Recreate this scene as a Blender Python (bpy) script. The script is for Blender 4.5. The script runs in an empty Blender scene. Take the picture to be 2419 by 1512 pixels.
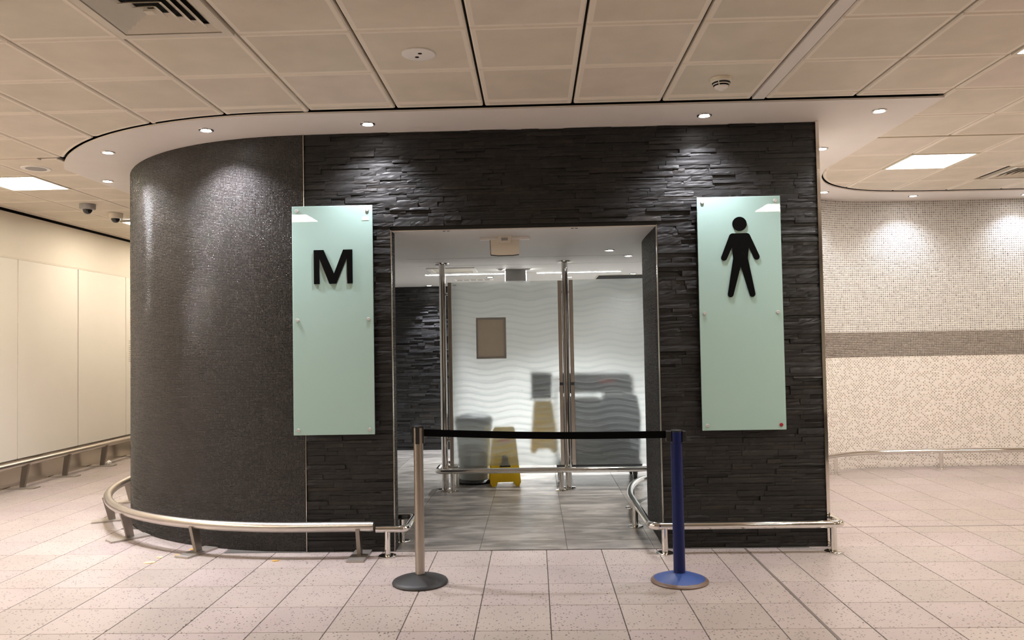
import bpy, bmesh, math, random
import numpy as np
from mathutils import Vector, Matrix

random.seed(7); np.random.seed(7)
S = bpy.context.scene
C = S.collection
PI = math.pi

# ------------------------------------------------------------------ camera
FPX, YAW, PITCH, ROLL, CAMZ = 1835.3, 0.0281, 0.0317, -0.0176, 1.5075
def camera():
    fwd = Vector((-math.sin(YAW)*math.cos(PITCH), math.cos(YAW)*math.cos(PITCH), math.sin(PITCH)))
    right = Vector((math.cos(YAW), math.sin(YAW), 0))
    up = right.cross(fwd)
    r2 = math.cos(ROLL)*right + math.sin(ROLL)*up
    u2 = -math.sin(ROLL)*right + math.cos(ROLL)*up
    cd = bpy.data.cameras.new('camera'); co = bpy.data.objects.new('camera', cd); C.objects.link(co)
    cd.sensor_fit = 'HORIZONTAL'; cd.sensor_width = 36; cd.lens = 36*FPX/2419
    cd.clip_start = 0.05; cd.clip_end = 100
    m = Matrix(((r2.x, u2.x, -fwd.x, 0), (r2.y, u2.y, -fwd.y, 0), (r2.z, u2.z, -fwd.z, CAMZ), (0, 0, 0, 1)))
    co.matrix_world = m
    S.camera = co
camera()
def visible(x, y, z, marg=0.02):
    fwd = Vector((-math.sin(YAW)*math.cos(PITCH), math.cos(YAW)*math.cos(PITCH), math.sin(PITCH)))
    right = Vector((math.cos(YAW), math.sin(YAW), 0)); up = right.cross(fwd)
    d = Vector((x, y, z-CAMZ)); w = d.dot(fwd)
    if w < 0.1: return False
    u = d.dot(right)/w*FPX/2419; v = d.dot(up)/w*FPX/1512
    return abs(u) < .5+marg and abs(v) < .5+marg

# ------------------------------------------------------------------ world, light levels, exposure
W = bpy.data.worlds.new('world'); S.world = W; W.use_nodes = True
W.node_tree.nodes['Background'].inputs[0].default_value = (1, .9, .78, 1)
W.node_tree.nodes['Background'].inputs[1].default_value = 0.03
PANEL_COL = (1.0, .875, .715); PANEL_STR = 34.0
SPOT_COL = (.93, .93, 1.0); SPOT_W = 175.0
INT_COL = (1.0, .97, .93)
S.view_settings.view_transform = 'Standard'; S.view_settings.look = 'None'
S.view_settings.gamma = 1; S.view_settings.use_curve_mapping = False
S.view_settings.exposure = 0.36

# ------------------------------------------------------------------ materials
def nodes_of(name):
    m = bpy.data.materials.new(name); m.use_nodes = True
    nt = m.node_tree; b = nt.nodes['Principled BSDF']
    return m, nt, b
def N(nt, t, **kw):
    n = nt.nodes.new(t)
    for k, v in kw.items():
        if k in n.inputs: n.inputs[k].default_value = v
        else: setattr(n, k, v)
    return n
def simple(name, col, rough=.5, metal=0, coat=0, noise=0, nscale=30, bump=0, spec=.5):
    m, nt, b = nodes_of(name)
    b.inputs['Base Color'].default_value = (*col, 1); b.inputs['Roughness'].default_value = rough
    b.inputs['Metallic'].default_value = metal; b.inputs['Coat Weight'].default_value = coat
    b.inputs['Specular IOR Level'].default_value = spec
    g = N(nt, 'ShaderNodeNewGeometry')
    nz = N(nt, 'ShaderNodeTexNoise', Scale=nscale, Detail=4.0)
    nt.links.new(g.outputs['Position'], nz.inputs['Vector'])
    if noise:
        mx = N(nt, 'ShaderNodeMix', data_type='RGBA'); mx.inputs[6].default_value = (*[c*(1-noise) for c in col], 1)
        mx.inputs[7].default_value = (*[min(1, c*(1+noise)) for c in col], 1)
        nt.links.new(nz.outputs[0], mx.inputs[0]); nt.links.new(mx.outputs[2], b.inputs['Base Color'])
    if bump:
        bp = N(nt, 'ShaderNodeBump', Strength=bump, Distance=.005)
        nt.links.new(nz.outputs[0], bp.inputs['Height']); nt.links.new(bp.outputs[0], b.inputs['Normal'])
    return m
def emit(name, col, s):
    m = bpy.data.materials.new(name); m.use_nodes = True; nt = m.node_tree
    nt.nodes.remove(nt.nodes['Principled BSDF'])
    e = N(nt, 'ShaderNodeEmission'); e.inputs[0].default_value = (*col, 1); e.inputs[1].default_value = s
    nt.links.new(e.outputs[0], nt.nodes['Material Output'].inputs[0]); return m
def ramp(nt, stops):
    r = N(nt, 'ShaderNodeValToRGB'); cr = r.color_ramp
    while len(cr.elements) < len(stops): cr.elements.new(.5)
    for e, (p, c) in zip(cr.elements, stops): e.position = p; e.color = (*c, 1) if len(c) == 3 else c
    return r

def mat_mosaic(name, stops, rough=.12, spec=.5):
    m, nt, b = nodes_of(name)
    a = N(nt, 'ShaderNodeAttribute', attribute_name='rnd')
    r = ramp(nt, stops); nt.links.new(a.outputs['Fac'], r.inputs[0]); nt.links.new(r.outputs[0], b.inputs['Base Color'])
    b.inputs['Roughness'].default_value = rough; b.inputs['Specular IOR Level'].default_value = spec
    return m
def mat_slate():
    m, nt, b = nodes_of('slate')
    a = N(nt, 'ShaderNodeAttribute', attribute_name='rnd')
    g = N(nt, 'ShaderNodeNewGeometry')
    mp = N(nt, 'ShaderNodeMapping'); mp.inputs['Scale'].default_value = (1, 1, 1.7)
    nt.links.new(g.outputs['Position'], mp.inputs[0])
    n1 = N(nt, 'ShaderNodeTexNoise', Scale=14.0, Detail=8.0, Roughness=.65); nt.links.new(mp.outputs[0], n1.inputs['Vector'])
    n2 = N(nt, 'ShaderNodeTexNoise', Scale=90.0, Detail=6.0, Roughness=.6); nt.links.new(mp.outputs[0], n2.inputs['Vector'])
    r = ramp(nt, [(0, (.016, .0152, .0148)), (.5, (.0215, .0205, .020)), (.85, (.027, .0256, .0255)), (1, (.030, .0255, .0225))])
    nt.links.new(a.outputs['Fac'], r.inputs[0])
    r2 = ramp(nt, [(.3, (.68, .68, .68)), (.58, (1.0, 1.0, 1.0)), (.66, (1.35, 1.33, 1.3)), (.76, (2.4, 2.3, 2.2))]); nt.links.new(n1.outputs[0], r2.inputs[0])
    mx = N(nt, 'ShaderNodeMix', data_type='RGBA', blend_type='MULTIPLY'); mx.inputs[0].default_value = 1
    nt.links.new(r.outputs[0], mx.inputs[6]); nt.links.new(r2.outputs[0], mx.inputs[7])
    nt.links.new(mx.outputs[2], b.inputs['Base Color'])
    b.inputs['Roughness'].default_value = .52; b.inputs['Specular IOR Level'].default_value = .34
    ad = N(nt, 'ShaderNodeMath', operation='ADD'); nt.links.new(n1.outputs[0], ad.inputs[0])
    ml = N(nt, 'ShaderNodeMath', operation='MULTIPLY'); ml.inputs[1].default_value = .35
    nt.links.new(n2.outputs[0], ml.inputs[0]); nt.links.new(ml.outputs[0], ad.inputs[1])
    bp = N(nt, 'ShaderNodeBump', Strength=.34, Distance=.006); nt.links.new(ad.outputs[0], bp.inputs['Height'])
    nt.links.new(bp.outputs[0], b.inputs['Normal'])
    return m
def mat_terrazzo():
    m, nt, b = nodes_of('speckled_tile')
    g = N(nt, 'ShaderNodeNewGeometry'); oi = N(nt, 'ShaderNodeObjectInfo')
    at = N(nt, 'ShaderNodeAttribute', attribute_name='rnd')
    sm = N(nt, 'ShaderNodeMath', operation='ADD'); nt.links.new(oi.outputs['Random'], sm.inputs[0]); nt.links.new(at.outputs['Fac'], sm.inputs[1])
    fr = N(nt, 'ShaderNodeMath', operation='FRACT'); nt.links.new(sm.outputs[0], fr.inputs[0])
    base = ramp(nt, [(0, (.385, .335, .305)), (.45, (.43, .37, .342)), (.75, (.405, .342, .333)), (1, (.455, .392, .364))])
    nt.links.new(fr.outputs[0], base.inputs[0])
    nl = N(nt, 'ShaderNodeTexNoise', Scale=2.2, Detail=3.0); nt.links.new(g.outputs['Position'], nl.inputs['Vector'])
    rl = ramp(nt, [(.3, (.93, .92, .92)), (.7, (1.05, 1.05, 1.05))]); nt.links.new(nl.outputs[0], rl.inputs[0])
    mm = N(nt, 'ShaderNodeMix', data_type='RGBA', blend_type='MULTIPLY'); mm.inputs[0].default_value = 1
    nt.links.new(base.outputs[0], mm.inputs[6]); nt.links.new(rl.outputs[0], mm.inputs[7])
    # dark chips
    wn = N(nt, 'ShaderNodeTexNoise', Scale=60.0, Detail=1.0); nt.links.new(g.outputs['Position'], wn.inputs['Vector'])
    vm = N(nt, 'ShaderNodeVectorMath', operation='MULTIPLY_ADD'); vm.inputs[1].default_value = (.012, .012, 0)
    nt.links.new(wn.outputs['Color'], vm.inputs[0]); nt.links.new(g.outputs['Position'], vm.inputs[2])
    vo = N(nt, 'ShaderNodeTexVoronoi', Scale=62.0); vo.inputs['Randomness'].default_value = 1.0
    nt.links.new(vm.outputs[0], vo.inputs['Vector'])
    sep = N(nt, 'ShaderNodeSeparateColor'); nt.links.new(vo.outputs['Color'], sep.inputs[0])
    sz = N(nt, 'ShaderNodeMapRange'); sz.inputs[1].default_value = .42; sz.inputs[2].default_value = 1; sz.inputs[3].default_value = .13; sz.inputs[4].default_value = .36
    nt.links.new(sep.outputs[0], sz.inputs[0])
    gz = N(nt, 'ShaderNodeMath', operation='GREATER_THAN'); gz.inputs[1].default_value = .42; nt.links.new(sep.outputs[0], gz.inputs[0])
    szm = N(nt, 'ShaderNodeMath', operation='MULTIPLY'); nt.links.new(sz.outputs[0], szm.inputs[0]); nt.links.new(gz.outputs[0], szm.inputs[1])
    lt = N(nt, 'ShaderNodeMath', operation='LESS_THAN'); nt.links.new(vo.outputs['Distance'], lt.inputs[0]); nt.links.new(szm.outputs[0], lt.inputs[1])
    mc = N(nt, 'ShaderNodeMix', data_type='RGBA'); mc.inputs[7].default_value = (.10, .082, .072, 1)
    nt.links.new(lt.outputs[0], mc.inputs[0]); nt.links.new(mm.outputs[2], mc.inputs[6])
    nt.links.new(mc.outputs[2], b.inputs['Base Color'])
    b.inputs['Roughness'].default_value = .34; b.inputs['Specular IOR Level'].default_value = .4
    return m
def mat_grey_tile():
    m, nt, b = nodes_of('grey_stone_tile')
    g = N(nt, 'ShaderNodeNewGeometry'); oi = N(nt, 'ShaderNodeObjectInfo')
    mp = N(nt, 'ShaderNodeMapping'); mp.inputs['Scale'].default_value = (1, 3, 1); nt.links.new(g.outputs['Position'], mp.inputs[0])
    n1 = N(nt, 'ShaderNodeTexNoise', Scale=3.0, Detail=9.0, Roughness=.62, Distortion=.8); nt.links.new(mp.outputs[0], n1.inputs['Vector'])
    ad = N(nt, 'ShaderNodeMath', operation='MULTIPLY_ADD'); ad.inputs[1].default_value = .12
    nt.links.new(oi.outputs['Random'], ad.inputs[0]); nt.links.new(n1.outputs[0], ad.inputs[2])
    r = ramp(nt, [(.34, (.095, .088, .08)), (.52, (.19, .176, .161)), (.72, (.36, .334, .308))]); nt.links.new(ad.outputs[0], r.inputs[0])
    nt.links.new(r.outputs[0], b.inputs['Base Color'])
    b.inputs['Roughness'].default_value = .3; b.inputs['Specular IOR Level'].default_value = .5
    return m
def mat_frosted():
    m = bpy.data.materials.new('frosted_glass'); m.use_nodes = True; nt = m.node_tree
    nt.nodes.remove(nt.nodes['Principled BSDF'])
    g = N(nt, 'ShaderNodeNewGeometry'); sp = N(nt, 'ShaderNodeSeparateXYZ'); nt.links.new(g.outputs['Position'], sp.inputs[0])
    # wavy acid-etched bands: phase = z*k + a*sin(x*w + .4 z)
    def mth(op, a, b=None, c=None):
        n = N(nt, 'ShaderNodeMath', operation=op)
        for i, v in enumerate((a, b, c)):
            if v is None: continue
            if isinstance(v, (int, float)): n.inputs[i].default_value = v
            else: nt.links.new(v, n.inputs[i])
        return n.outputs[0]
    x, z = sp.outputs[0], sp.outputs[2]
    ph = mth('MULTIPLY_ADD', x, 2*PI/.52, mth('MULTIPLY', z, 1.1))
    w = mth('MULTIPLY', mth('SINE', ph), .019)
    ph2 = mth('ADD', z, w)
    jit = N(nt, 'ShaderNodeTexNoise', Scale=7.0, noise_dimensions='1D'); nt.links.new(ph2, jit.inputs['W'])
    ph3 = mth('MULTIPLY_ADD', jit.outputs[0], .06, ph2)
    saw = mth('FRACT', mth('MULTIPLY', ph3, 1/.066))
    lo = N(nt, 'ShaderNodeMapRange', interpolation_type='SMOOTHSTEP')
    lo.inputs[1].default_value = .48; lo.inputs[2].default_value = .54; lo.inputs[3].default_value = 0; lo.inputs[4].default_value = 1
    nt.links.new(saw, lo.inputs[0])
    edge = mth('SUBTRACT', 1, mth('MINIMUM', mth('MULTIPLY', mth('ABSOLUTE', mth('SUBTRACT', saw, .5)), 14), 1))
    gl = N(nt, 'ShaderNodeBsdfRefraction', Roughness=.46, IOR=1.12)
    gc = ramp(nt, [(0, (.93, .95, .945)), (.44, (.91, .935, .93)), (.50, (.99, 1.0, 1.0)), (.54, (.84, .87, .873)), (.90, (.90, .925, .92)), (1, (.93, .95, .945))])
    nt.links.new(saw, gc.inputs[0]); nt.links.new(gc.outputs[0], gl.inputs[0])
    tr = N(nt, 'ShaderNodeBsdfTranslucent'); tr.inputs[0].default_value = (.80, .84, .84, 1)
    df = N(nt, 'ShaderNodeBsdfDiffuse'); df.inputs[0].default_value = (.82, .86, .86, 1)
    gs = N(nt, 'ShaderNodeBsdfGlossy', Roughness=.09); gs.inputs[0].default_value = (1, 1, 1, 1)
    fac = mth('MULTIPLY_ADD', lo.outputs[0], .06, mth('MULTIPLY_ADD', edge, .14, .12))
    bpw = N(nt, 'ShaderNodeBump', Strength=.14, Distance=.004); nt.links.new(saw, bpw.inputs['Height'])
    bp2 = N(nt, 'ShaderNodeBump', Strength=.5, Distance=.008); nt.links.new(saw, bp2.inputs['Height'])
    for q, bb in ((gl, bpw), (gs, bpw), (df, bp2), (tr, bp2)): nt.links.new(bb.outputs[0], q.inputs['Normal'])
    td = N(nt, 'ShaderNodeMixShader'); td.inputs[0].default_value = .35
    nt.links.new(tr.outputs[0], td.inputs[1]); nt.links.new(df.outputs[0], td.inputs[2])
    m1 = N(nt, 'ShaderNodeMixShader'); nt.links.new(fac, m1.inputs[0]); nt.links.new(gl.outputs[0], m1.inputs[1]); nt.links.new(td.outputs[0], m1.inputs[2])
    fr = N(nt, 'ShaderNodeFresnel', IOR=1.45)
    frs = mth('MULTIPLY', fr.outputs[0], .8)
    m2 = N(nt, 'ShaderNodeMixShader'); nt.links.new(frs, m2.inputs[0]); nt.links.new(m1.outputs[0], m2.inputs[1]); nt.links.new(gs.outputs[0], m2.inputs[2])
    nt.links.new(m2.outputs[0], nt.nodes['Material Output'].inputs[0])
    return m
def mat_brushed(name, col, rough, aniso=0):
    m, nt, b = nodes_of(name)
    b.inputs['Base Color'].default_value = (*col, 1); b.inputs['Metallic'].default_value = 1
    g = N(nt, 'ShaderNodeNewGeometry'); nz = N(nt, 'ShaderNodeTexNoise', Scale=120.0, Detail=3.0); nt.links.new(g.outputs['Position'], nz.inputs['Vector'])
    mr = N(nt, 'ShaderNodeMapRange'); mr.inputs[3].default_value = rough*.8; mr.inputs[4].default_value = rough*1.25
    nt.links.new(nz.outputs[0], mr.inputs[0]); nt.links.new(mr.outputs[0], b.inputs['Roughness'])
    return m
def mat_ceiling_tile():
    m, nt, b = nodes_of('ceiling_tile_metal')
    oi = N(nt, 'ShaderNodeObjectInfo'); g = N(nt, 'ShaderNodeNewGeometry')
    r = ramp(nt, [(0, (.735, .66, .55)), (.3, (.785, .70, .59)), (.6, (.75, .685, .57)), (1, (.78, .685, .60))]); nt.links.new(oi.outputs['Random'], r.inputs[0])
    nz = N(nt, 'ShaderNodeTexNoise', Scale=3.5, Detail=5.0); nt.links.new(g.outputs['Position'], nz.inputs['Vector'])
    r2 = ramp(nt, [(.35, (.93, .93, .92)), (.65, (1.03, 1.03, 1.03))]); nt.links.new(nz.outputs[0], r2.inputs[0])
    mx = N(nt, 'ShaderNodeMix', data_type='RGBA', blend_type='MULTIPLY'); mx.inputs[0].default_value = 1
    nt.links.new(r.outputs[0], mx.inputs[6]); nt.links.new(r2.outputs[0], mx.inputs[7]); nt.links.new(mx.outputs[2], b.inputs['Base Color'])
    b.inputs['Roughness'].default_value = .5; b.inputs['Specular IOR Level'].default_value = .3
    return m
def mat_blue_base():
    m, nt, b = nodes_of('worn_blue_paint')
    tc = N(nt, 'ShaderNodeTexCoord'); sp = N(nt, 'ShaderNodeSeparateXYZ'); nt.links.new(tc.outputs['Object'], sp.inputs[0])
    cb = N(nt, 'ShaderNodeCombineXYZ'); nt.links.new(sp.outputs[0], cb.inputs[0]); nt.links.new(sp.outputs[1], cb.inputs[1])
    ln = N(nt, 'ShaderNodeVectorMath', operation='LENGTH'); nt.links.new(cb.outputs[0], ln.inputs[0])
    nz = N(nt, 'ShaderNodeTexNoise', Scale=38.0, Detail=5.0); nt.links.new(tc.outputs['Object'], nz.inputs['Vector'])
    ma = N(nt, 'ShaderNodeMath', operation='MULTIPLY_ADD'); ma.inputs[1].default_value = .02; nt.links.new(nz.outputs[0], ma.inputs[0]); nt.links.new(ln.outputs['Value'], ma.inputs[2])
    gt = N(nt, 'ShaderNodeMath', operation='GREATER_THAN'); gt.inputs[1].default_value = .168; nt.links.new(ma.outputs[0], gt.inputs[0])
    mx = N(nt, 'ShaderNodeMix', data_type='RGBA'); mx.inputs[6].default_value = (.035, .075, .26, 1); mx.inputs[7].default_value = (.16, .105, .075, 1)
    nt.links.new(gt.outputs[0], mx.inputs[0]); nt.links.new(mx.outputs[2], b.inputs['Base Color'])
    b.inputs['Roughness'].default_value = .42
    return m
def mat_sign_glass():
    m, nt, b = nodes_of('mint_glass')
    b.inputs['Base Color'].default_value = (.38, .55, .51, 1); b.inputs['Roughness'].default_value = .45
    b.inputs['Specular IOR Level'].default_value = .2
    b.inputs['Coat Weight'].default_value = 1; b.inputs['Coat Roughness'].default_value = .01; b.inputs['Coat IOR'].default_value = 1.5
    return m

M = dict(
    ceilborder=simple('ceiling_tile_border', (.88, .80, .685), .5, noise=.02, nscale=4),
    slate=mat_slate(), terrazzo=mat_terrazzo(), greytile=mat_grey_tile(), frosted=mat_frosted(), ceil=mat_ceiling_tile(),
    signglass=mat_sign_glass(), bluebase=mat_blue_base(),
    grout=simple('dark_grout', (.075, .062, .055), .8, noise=.2), grey_grout=simple('grey_grout', (.09, .083, .076), .8, noise=.2),
    black=simple('black_plastic', (.012, .012, .012), .45, noise=.1), blackmatt=simple('black_void', (.006, .006, .006), .9, noise=.1),
    blackletter=simple('black_acrylic', (.0025, .0025, .0025), .5, noise=.1, spec=.06), belt=simple('black_webbing', (.003, .003, .0035), .9, noise=.1, spec=.05),
    rubber=simple('black_rubber', (.022, .021, .022), .5, noise=.2), bluepaint=simple('blue_paint', (.004, .011, .085), .38, noise=.06, spec=.3),
    soffit=simple('soffit_paint', (.83, .78, .74), .6, noise=.03, nscale=6), white=simple('white_paint', (.72, .71, .69), .6, noise=.03, nscale=5),
    intwhite=simple('grey_white_paint', (.66, .64, .61), .55, noise=.03, nscale=4),
    panelwhite=simple('white_wall_panel', (.90, .85, .76), .4, noise=.02, nscale=3), upperwall=simple('cream_wall', (.86, .79, .67), .5, noise=.02, nscale=3),
    hallwall=simple('hall_wall', (.82, .76, .67), .6, noise=.03, nscale=3),
    chrome=mat_brushed('polished_steel', (.78, .76, .73), .07), steel=mat_brushed('satin_steel', (.66, .62, .57), .24),
    brushed=mat_brushed('brushed_steel', (.56, .52, .48), .30), postmetal=mat_brushed('post_aluminium', (.47, .43, .38), .3), plate=mat_brushed('kick_plate_steel', (.60, .56, .50), .22), footsteel=mat_brushed('foot_plate_steel', (.52, .48, .44), .48), legsteel=mat_brushed('leg_steel', (.28, .25, .22), .4), studmetal=simple('stud_metal', (.55, .54, .52), .35, metal=.35, noise=.03),
    metalwhite=simple('white_metal', (.74, .68, .58), .4, noise=.03), plastic=simple('white_plastic', (.90, .87, .83), .4, noise=.02),
    cream=simple('cream_plastic', (.86, .80, .68), .45, noise=.03), greyplastic=simple('grey_plastic', (.38, .37, .36), .45, noise=.04),
    dome=simple('smoked_dome', (.01, .01, .012), .06, coat=.5, noise=.05), speaker=simple('speaker_grille', (.36, .335, .32), .6, nscale=600, bump=.3, noise=.1),
    yellow=simple('yellow_plastic', (.93, .60, .008), .4, noise=.05), yellowdull=simple('dull_yellow_plastic', (.93, .60, .012), .5, noise=.05),
    redprint=simple('red_print', (.55, .05, .03), .5, noise=.05), bingrey=simple('bin_plastic', (.30, .31, .29), .5, noise=.05),
    darkfabric=simple('dark_fabric', (.05, .055, .075), .8, noise=.2), trolley=simple('trolley_plastic', (.10, .105, .115), .5, noise=.1),
    wheel=simple('grey_rubber', (.055, .053, .052), .5, noise=.1), notice=simple('notice_backing', (.86, .77, .62), .35, noise=.06, nscale=12),
    noticeframe=simple('grey_aluminium', (.55, .55, .54), .35, metal=.6, noise=.05), crumb=simple('orange_crumb', (.72, .42, .10), .7, noise=.15, nscale=80),
    palecrumb=simple('pale_crumb', (.80, .66, .38), .8, noise=.15, nscale=80), tissue=simple('white_tissue', (.8, .77, .72), .9, noise=.05),
    redstud=simple('red_stud', (.35, .03, .035), .35, metal=.3, noise=.05), sticker=simple('cream_sticker', (.80, .74, .62), .5, noise=.04),
    greyprint=simple('grey_print', (.55, .50, .43), .6, noise=.05), jointstrip=simple('movement_joint', (.16, .135, .12), .6, noise=.1),
    darkmos=mat_mosaic('dark_mosaic', [(0, (.003, .0027, .0026)), (.5, (.006, .0055, .0053)), (.72, (.022, .020, .0193)), (1, (.07, .0635, .061))], .12, .55),
    darkback=simple('black_tile_grout', (.006, .0055, .0055), .7, noise=.2), mosgrout=simple('grey_tile_grout', (.040, .036, .0347), .5, noise=.15), jambmos=mat_mosaic('matt_dark_mosaic', [(0, (.008, .0075, .007)), (.5, (.018, .0165, .016)), (1, (.06, .055, .053))], .38, .3),
    lmos_top=mat_mosaic('grey_glass_mosaic', [(0, (.33, .325, .32)), (.5, (.43, .423, .415)), (.88, (.50, .49, .48)), (.95, (.30, .295, .29)), (1, (.24, .235, .23))], .12, .55),
    lmos_mid=mat_mosaic('brown_metal_mosaic', [(0, (.17, .14, .12)), (.6, (.22, .185, .16)), (1, (.27, .23, .2))], .14, .7),
    lmos_low=mat_mosaic('cream_mosaic', [(0, (.83, .76, .73)), (.70, (.89, .82, .795)), (.74, (.50, .435, .39)), (1, (.36, .31, .27))], .25, .45),
    lightgrout=simple('white_grout', (.88, .85, .80), .8, noise=.04), browngrout=simple('brown_grout', (.14, .115, .1), .8, noise=.1),
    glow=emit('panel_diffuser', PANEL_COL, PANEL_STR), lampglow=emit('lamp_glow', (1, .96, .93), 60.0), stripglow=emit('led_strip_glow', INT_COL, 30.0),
)

# ------------------------------------------------------------------ mesh helpers
class MB:
    def __init__(s): s.v = []; s.f = []; s.r = []
    def add(s, vs, fs, r=None):
        o = len(s.v); s.v += [tuple(p) for p in vs]; s.f += [tuple(i+o for i in f) for f in fs]
        if r is not None: s.r += [r]*len(fs)
        return s
    def box(s, x0, x1, y0, y1, z0, z1):
        return s.add([(x0,y0,z0),(x1,y0,z0),(x1,y1,z0),(x0,y1,z0),(x0,y0,z1),(x1,y0,z1),(x1,y1,z1),(x0,y1,z1)],
                     [(0,3,2,1),(4,5,6,7),(0,1,5,4),(1,2,6,5),(2,3,7,6),(3,0,4,7)])
    def prism(s, poly, z0, z1):
        n = len(poly)
        a = sum(poly[i][0]*poly[(i+1)%n][1]-poly[(i+1)%n][0]*poly[i][1] for i in range(n))
        if a < 0: poly = poly[::-1]
        return s.add([(p[0],p[1],z0) for p in poly]+[(p[0],p[1],z1) for p in poly],
                     [tuple(range(n-1,-1,-1)), tuple(range(n,2*n))]+[(i,(i+1)%n,n+(i+1)%n,n+i) for i in range(n)])
    def prism_y(s, poly, y0, y1):            # outline in x,z, thickness along y
        n = len(poly)
        a = sum(poly[i][0]*poly[(i+1)%n][1]-poly[(i+1)%n][0]*poly[i][1] for i in range(n))
        if a < 0: poly = poly[::-1]
        return s.add([(p[0],y0,p[1]) for p in poly]+[(p[0],y1,p[1]) for p in poly],
                     [tuple(range(n)), tuple(range(2*n-1,n-1,-1))]+[(i,n+i,n+(i+1)%n,(i+1)%n) for i in range(n)])
    def lathe(s, prof, n=32, c=(0,0,0), axis='z'):
        vs = []; fs = []
        for (r, z) in prof:
            for k in range(n):
                a = 2*PI*k/n
                p = (r*math.cos(a), r*math.sin(a), z)
                if axis == 'y': p = (p[0], p[2], -p[1]) if True else p
                if axis == 'x': p = (p[2], p[0], p[1])
                vs.append((p[0]+c[0], p[1]+c[1], p[2]+c[2]))
        m = len(prof)
        for i in range(m-1):
            for k in range(n):
                fs.append((i*n+k, i*n+(k+1)%n, (i+1)*n+(k+1)%n, (i+1)*n+k))
        fs.append(tuple(range(n-1,-1,-1))); fs.append(tuple((m-1)*n+k for k in range(n)))
        return s.add(vs, fs)
    def cyl(s, x, y, z0, z1, r, n=24): return s.lathe([(r,z0),(r,z1)], n, (x,y,0))
    def tube(s, path, r, n=16, cap=True):
        P = [Vector(p) for p in path]; m = len(P); vs = []; fs = []
        T = []
        for i in range(m):
            t = (P[min(i+1,m-1)]-P[max(i-1,0)]).normalized(); T.append(t)
        up = Vector((0,0,1)) if abs(T[0].z) < .9 else Vector((1,0,0))
        for i in range(m):
            a = T[i].cross(up).normalized(); up = a.cross(T[i]).normalized()
            for k in range(n):
                q = 2*PI*k/n; vs.append(P[i]+(a*math.cos(q)+up*math.sin(q))*r)
        for i in range(m-1):
            for k in range(n): fs.append((i*n+k,(i+1)*n+k,(i+1)*n+(k+1)%n,i*n+(k+1)%n))
        if cap: fs.append(tuple(range(n))); fs.append(tuple((m-1)*n+k for k in range(n-1,-1,-1)))
        return s.add(vs, fs)
    def mesh(s, name, mat, smooth=False, bevel=0):
        me = bpy.data.meshes.new(name); me.from_pydata(s.v, [], s.f); me.update()
        bm = bmesh.new(); bm.from_mesh(me); bmesh.ops.recalc_face_normals(bm, faces=bm.faces)
        if bevel: bmesh.ops.bevel(bm, geom=bm.edges[:], offset=bevel, segments=2, affect='EDGES', profile=.5)
        bm.to_mesh(me); bm.free()
        if len(s.r) == len(me.polygons):
            at = me.attributes.new('rnd', 'FLOAT', 'FACE'); at.data.foreach_set('value', s.r)
        me.materials.append(M[mat] if isinstance(mat, str) else mat)
        if smooth:
            me.polygons.foreach_set('use_smooth', [True]*len(me.polygons))
            try: me.set_sharp_from_angle(angle=math.radians(40))
            except Exception: pass
        return me
    def build(s, name, mat, parent=None, loc=(0,0,0), smooth=False, bevel=0, rot=None):
        return link(name, s.mesh(name, mat, smooth, bevel), parent, loc, rot)
def link(name, me, parent=None, loc=(0,0,0), rot=None):
    o = bpy.data.objects.new(name, me); C.objects.link(o); o.location = loc
    if rot: o.rotation_euler = rot
    if parent: o.parent = parent
    return o
def tag(o, label, cat, group=None):
    o['label'] = label; o['category'] = cat
    if group: o['group'] = group
    return o
def thing(name, label, cat, loc=(0,0,0), rz=0, group=None):
    o = bpy.data.objects.new(name, None); C.objects.link(o); o.location = loc; o.rotation_euler = (0,0,rz); o.empty_display_size = .1
    return tag(o, label, cat, group)
def struct(o, label=None):
    o['kind'] = 'structure'
    if label: o['label'] = label
    return o
def stuff(o): o['kind'] = 'stuff'; return o
def catmull(pts, per=10):
    P = [Vector((*p, 0)) if len(p) == 2 else Vector(p) for p in pts]; out = []
    for i in range(len(P)-1):
        a = P[max(i-1,0)]; b = P[i]; c = P[i+1]; d = P[min(i+2,len(P)-1)]
        for k in range(per):
            t = k/per
            out.append(.5*((2*b)+(c-a)*t+(2*a-5*b+4*c-d)*t*t+(3*b-a-3*c+d)*t**3))
    out.append(P[-1]); return out
def bend(pts, r, per=8):                       # polyline with rounded corners (3D)
    P = [Vector(p) for p in pts]; out = [P[0]]
    for i in range(1, len(P)-1):
        a = (P[i-1]-P[i]).normalized(); b = (P[i+1]-P[i]).normalized()
        for k in range(per+1):
            t = k/per; out.append((P[i]+a*r)*(1-t)**2+P[i]*2*t*(1-t)+(P[i]+b*r)*t*t)
    out.append(P[-1]); return out

# ------------------------------------------------------------------ main dimensions
ZC = 3.132                    # ceiling tiles
ZS = 3.116                    # soffit underside
WY = 5.775                    # slate wall base plane (stones stand proud of it)
WL, WR = -1.71, 2.105         # slate wall left / right
DL, DR, DT = -1.060, .924, 2.378
CX, CY, CR = -1.71, 7.97, 2.20   # dark mosaic column
ICZ = 2.375                   # wash-room ceiling
arc = lambda r, a0, a1, n: [(CX+r*math.cos(a0+(a1-a0)*k/n), CY+r*math.sin(a0+(a1-a0)*k/n)) for k in range(n+1)]

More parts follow.
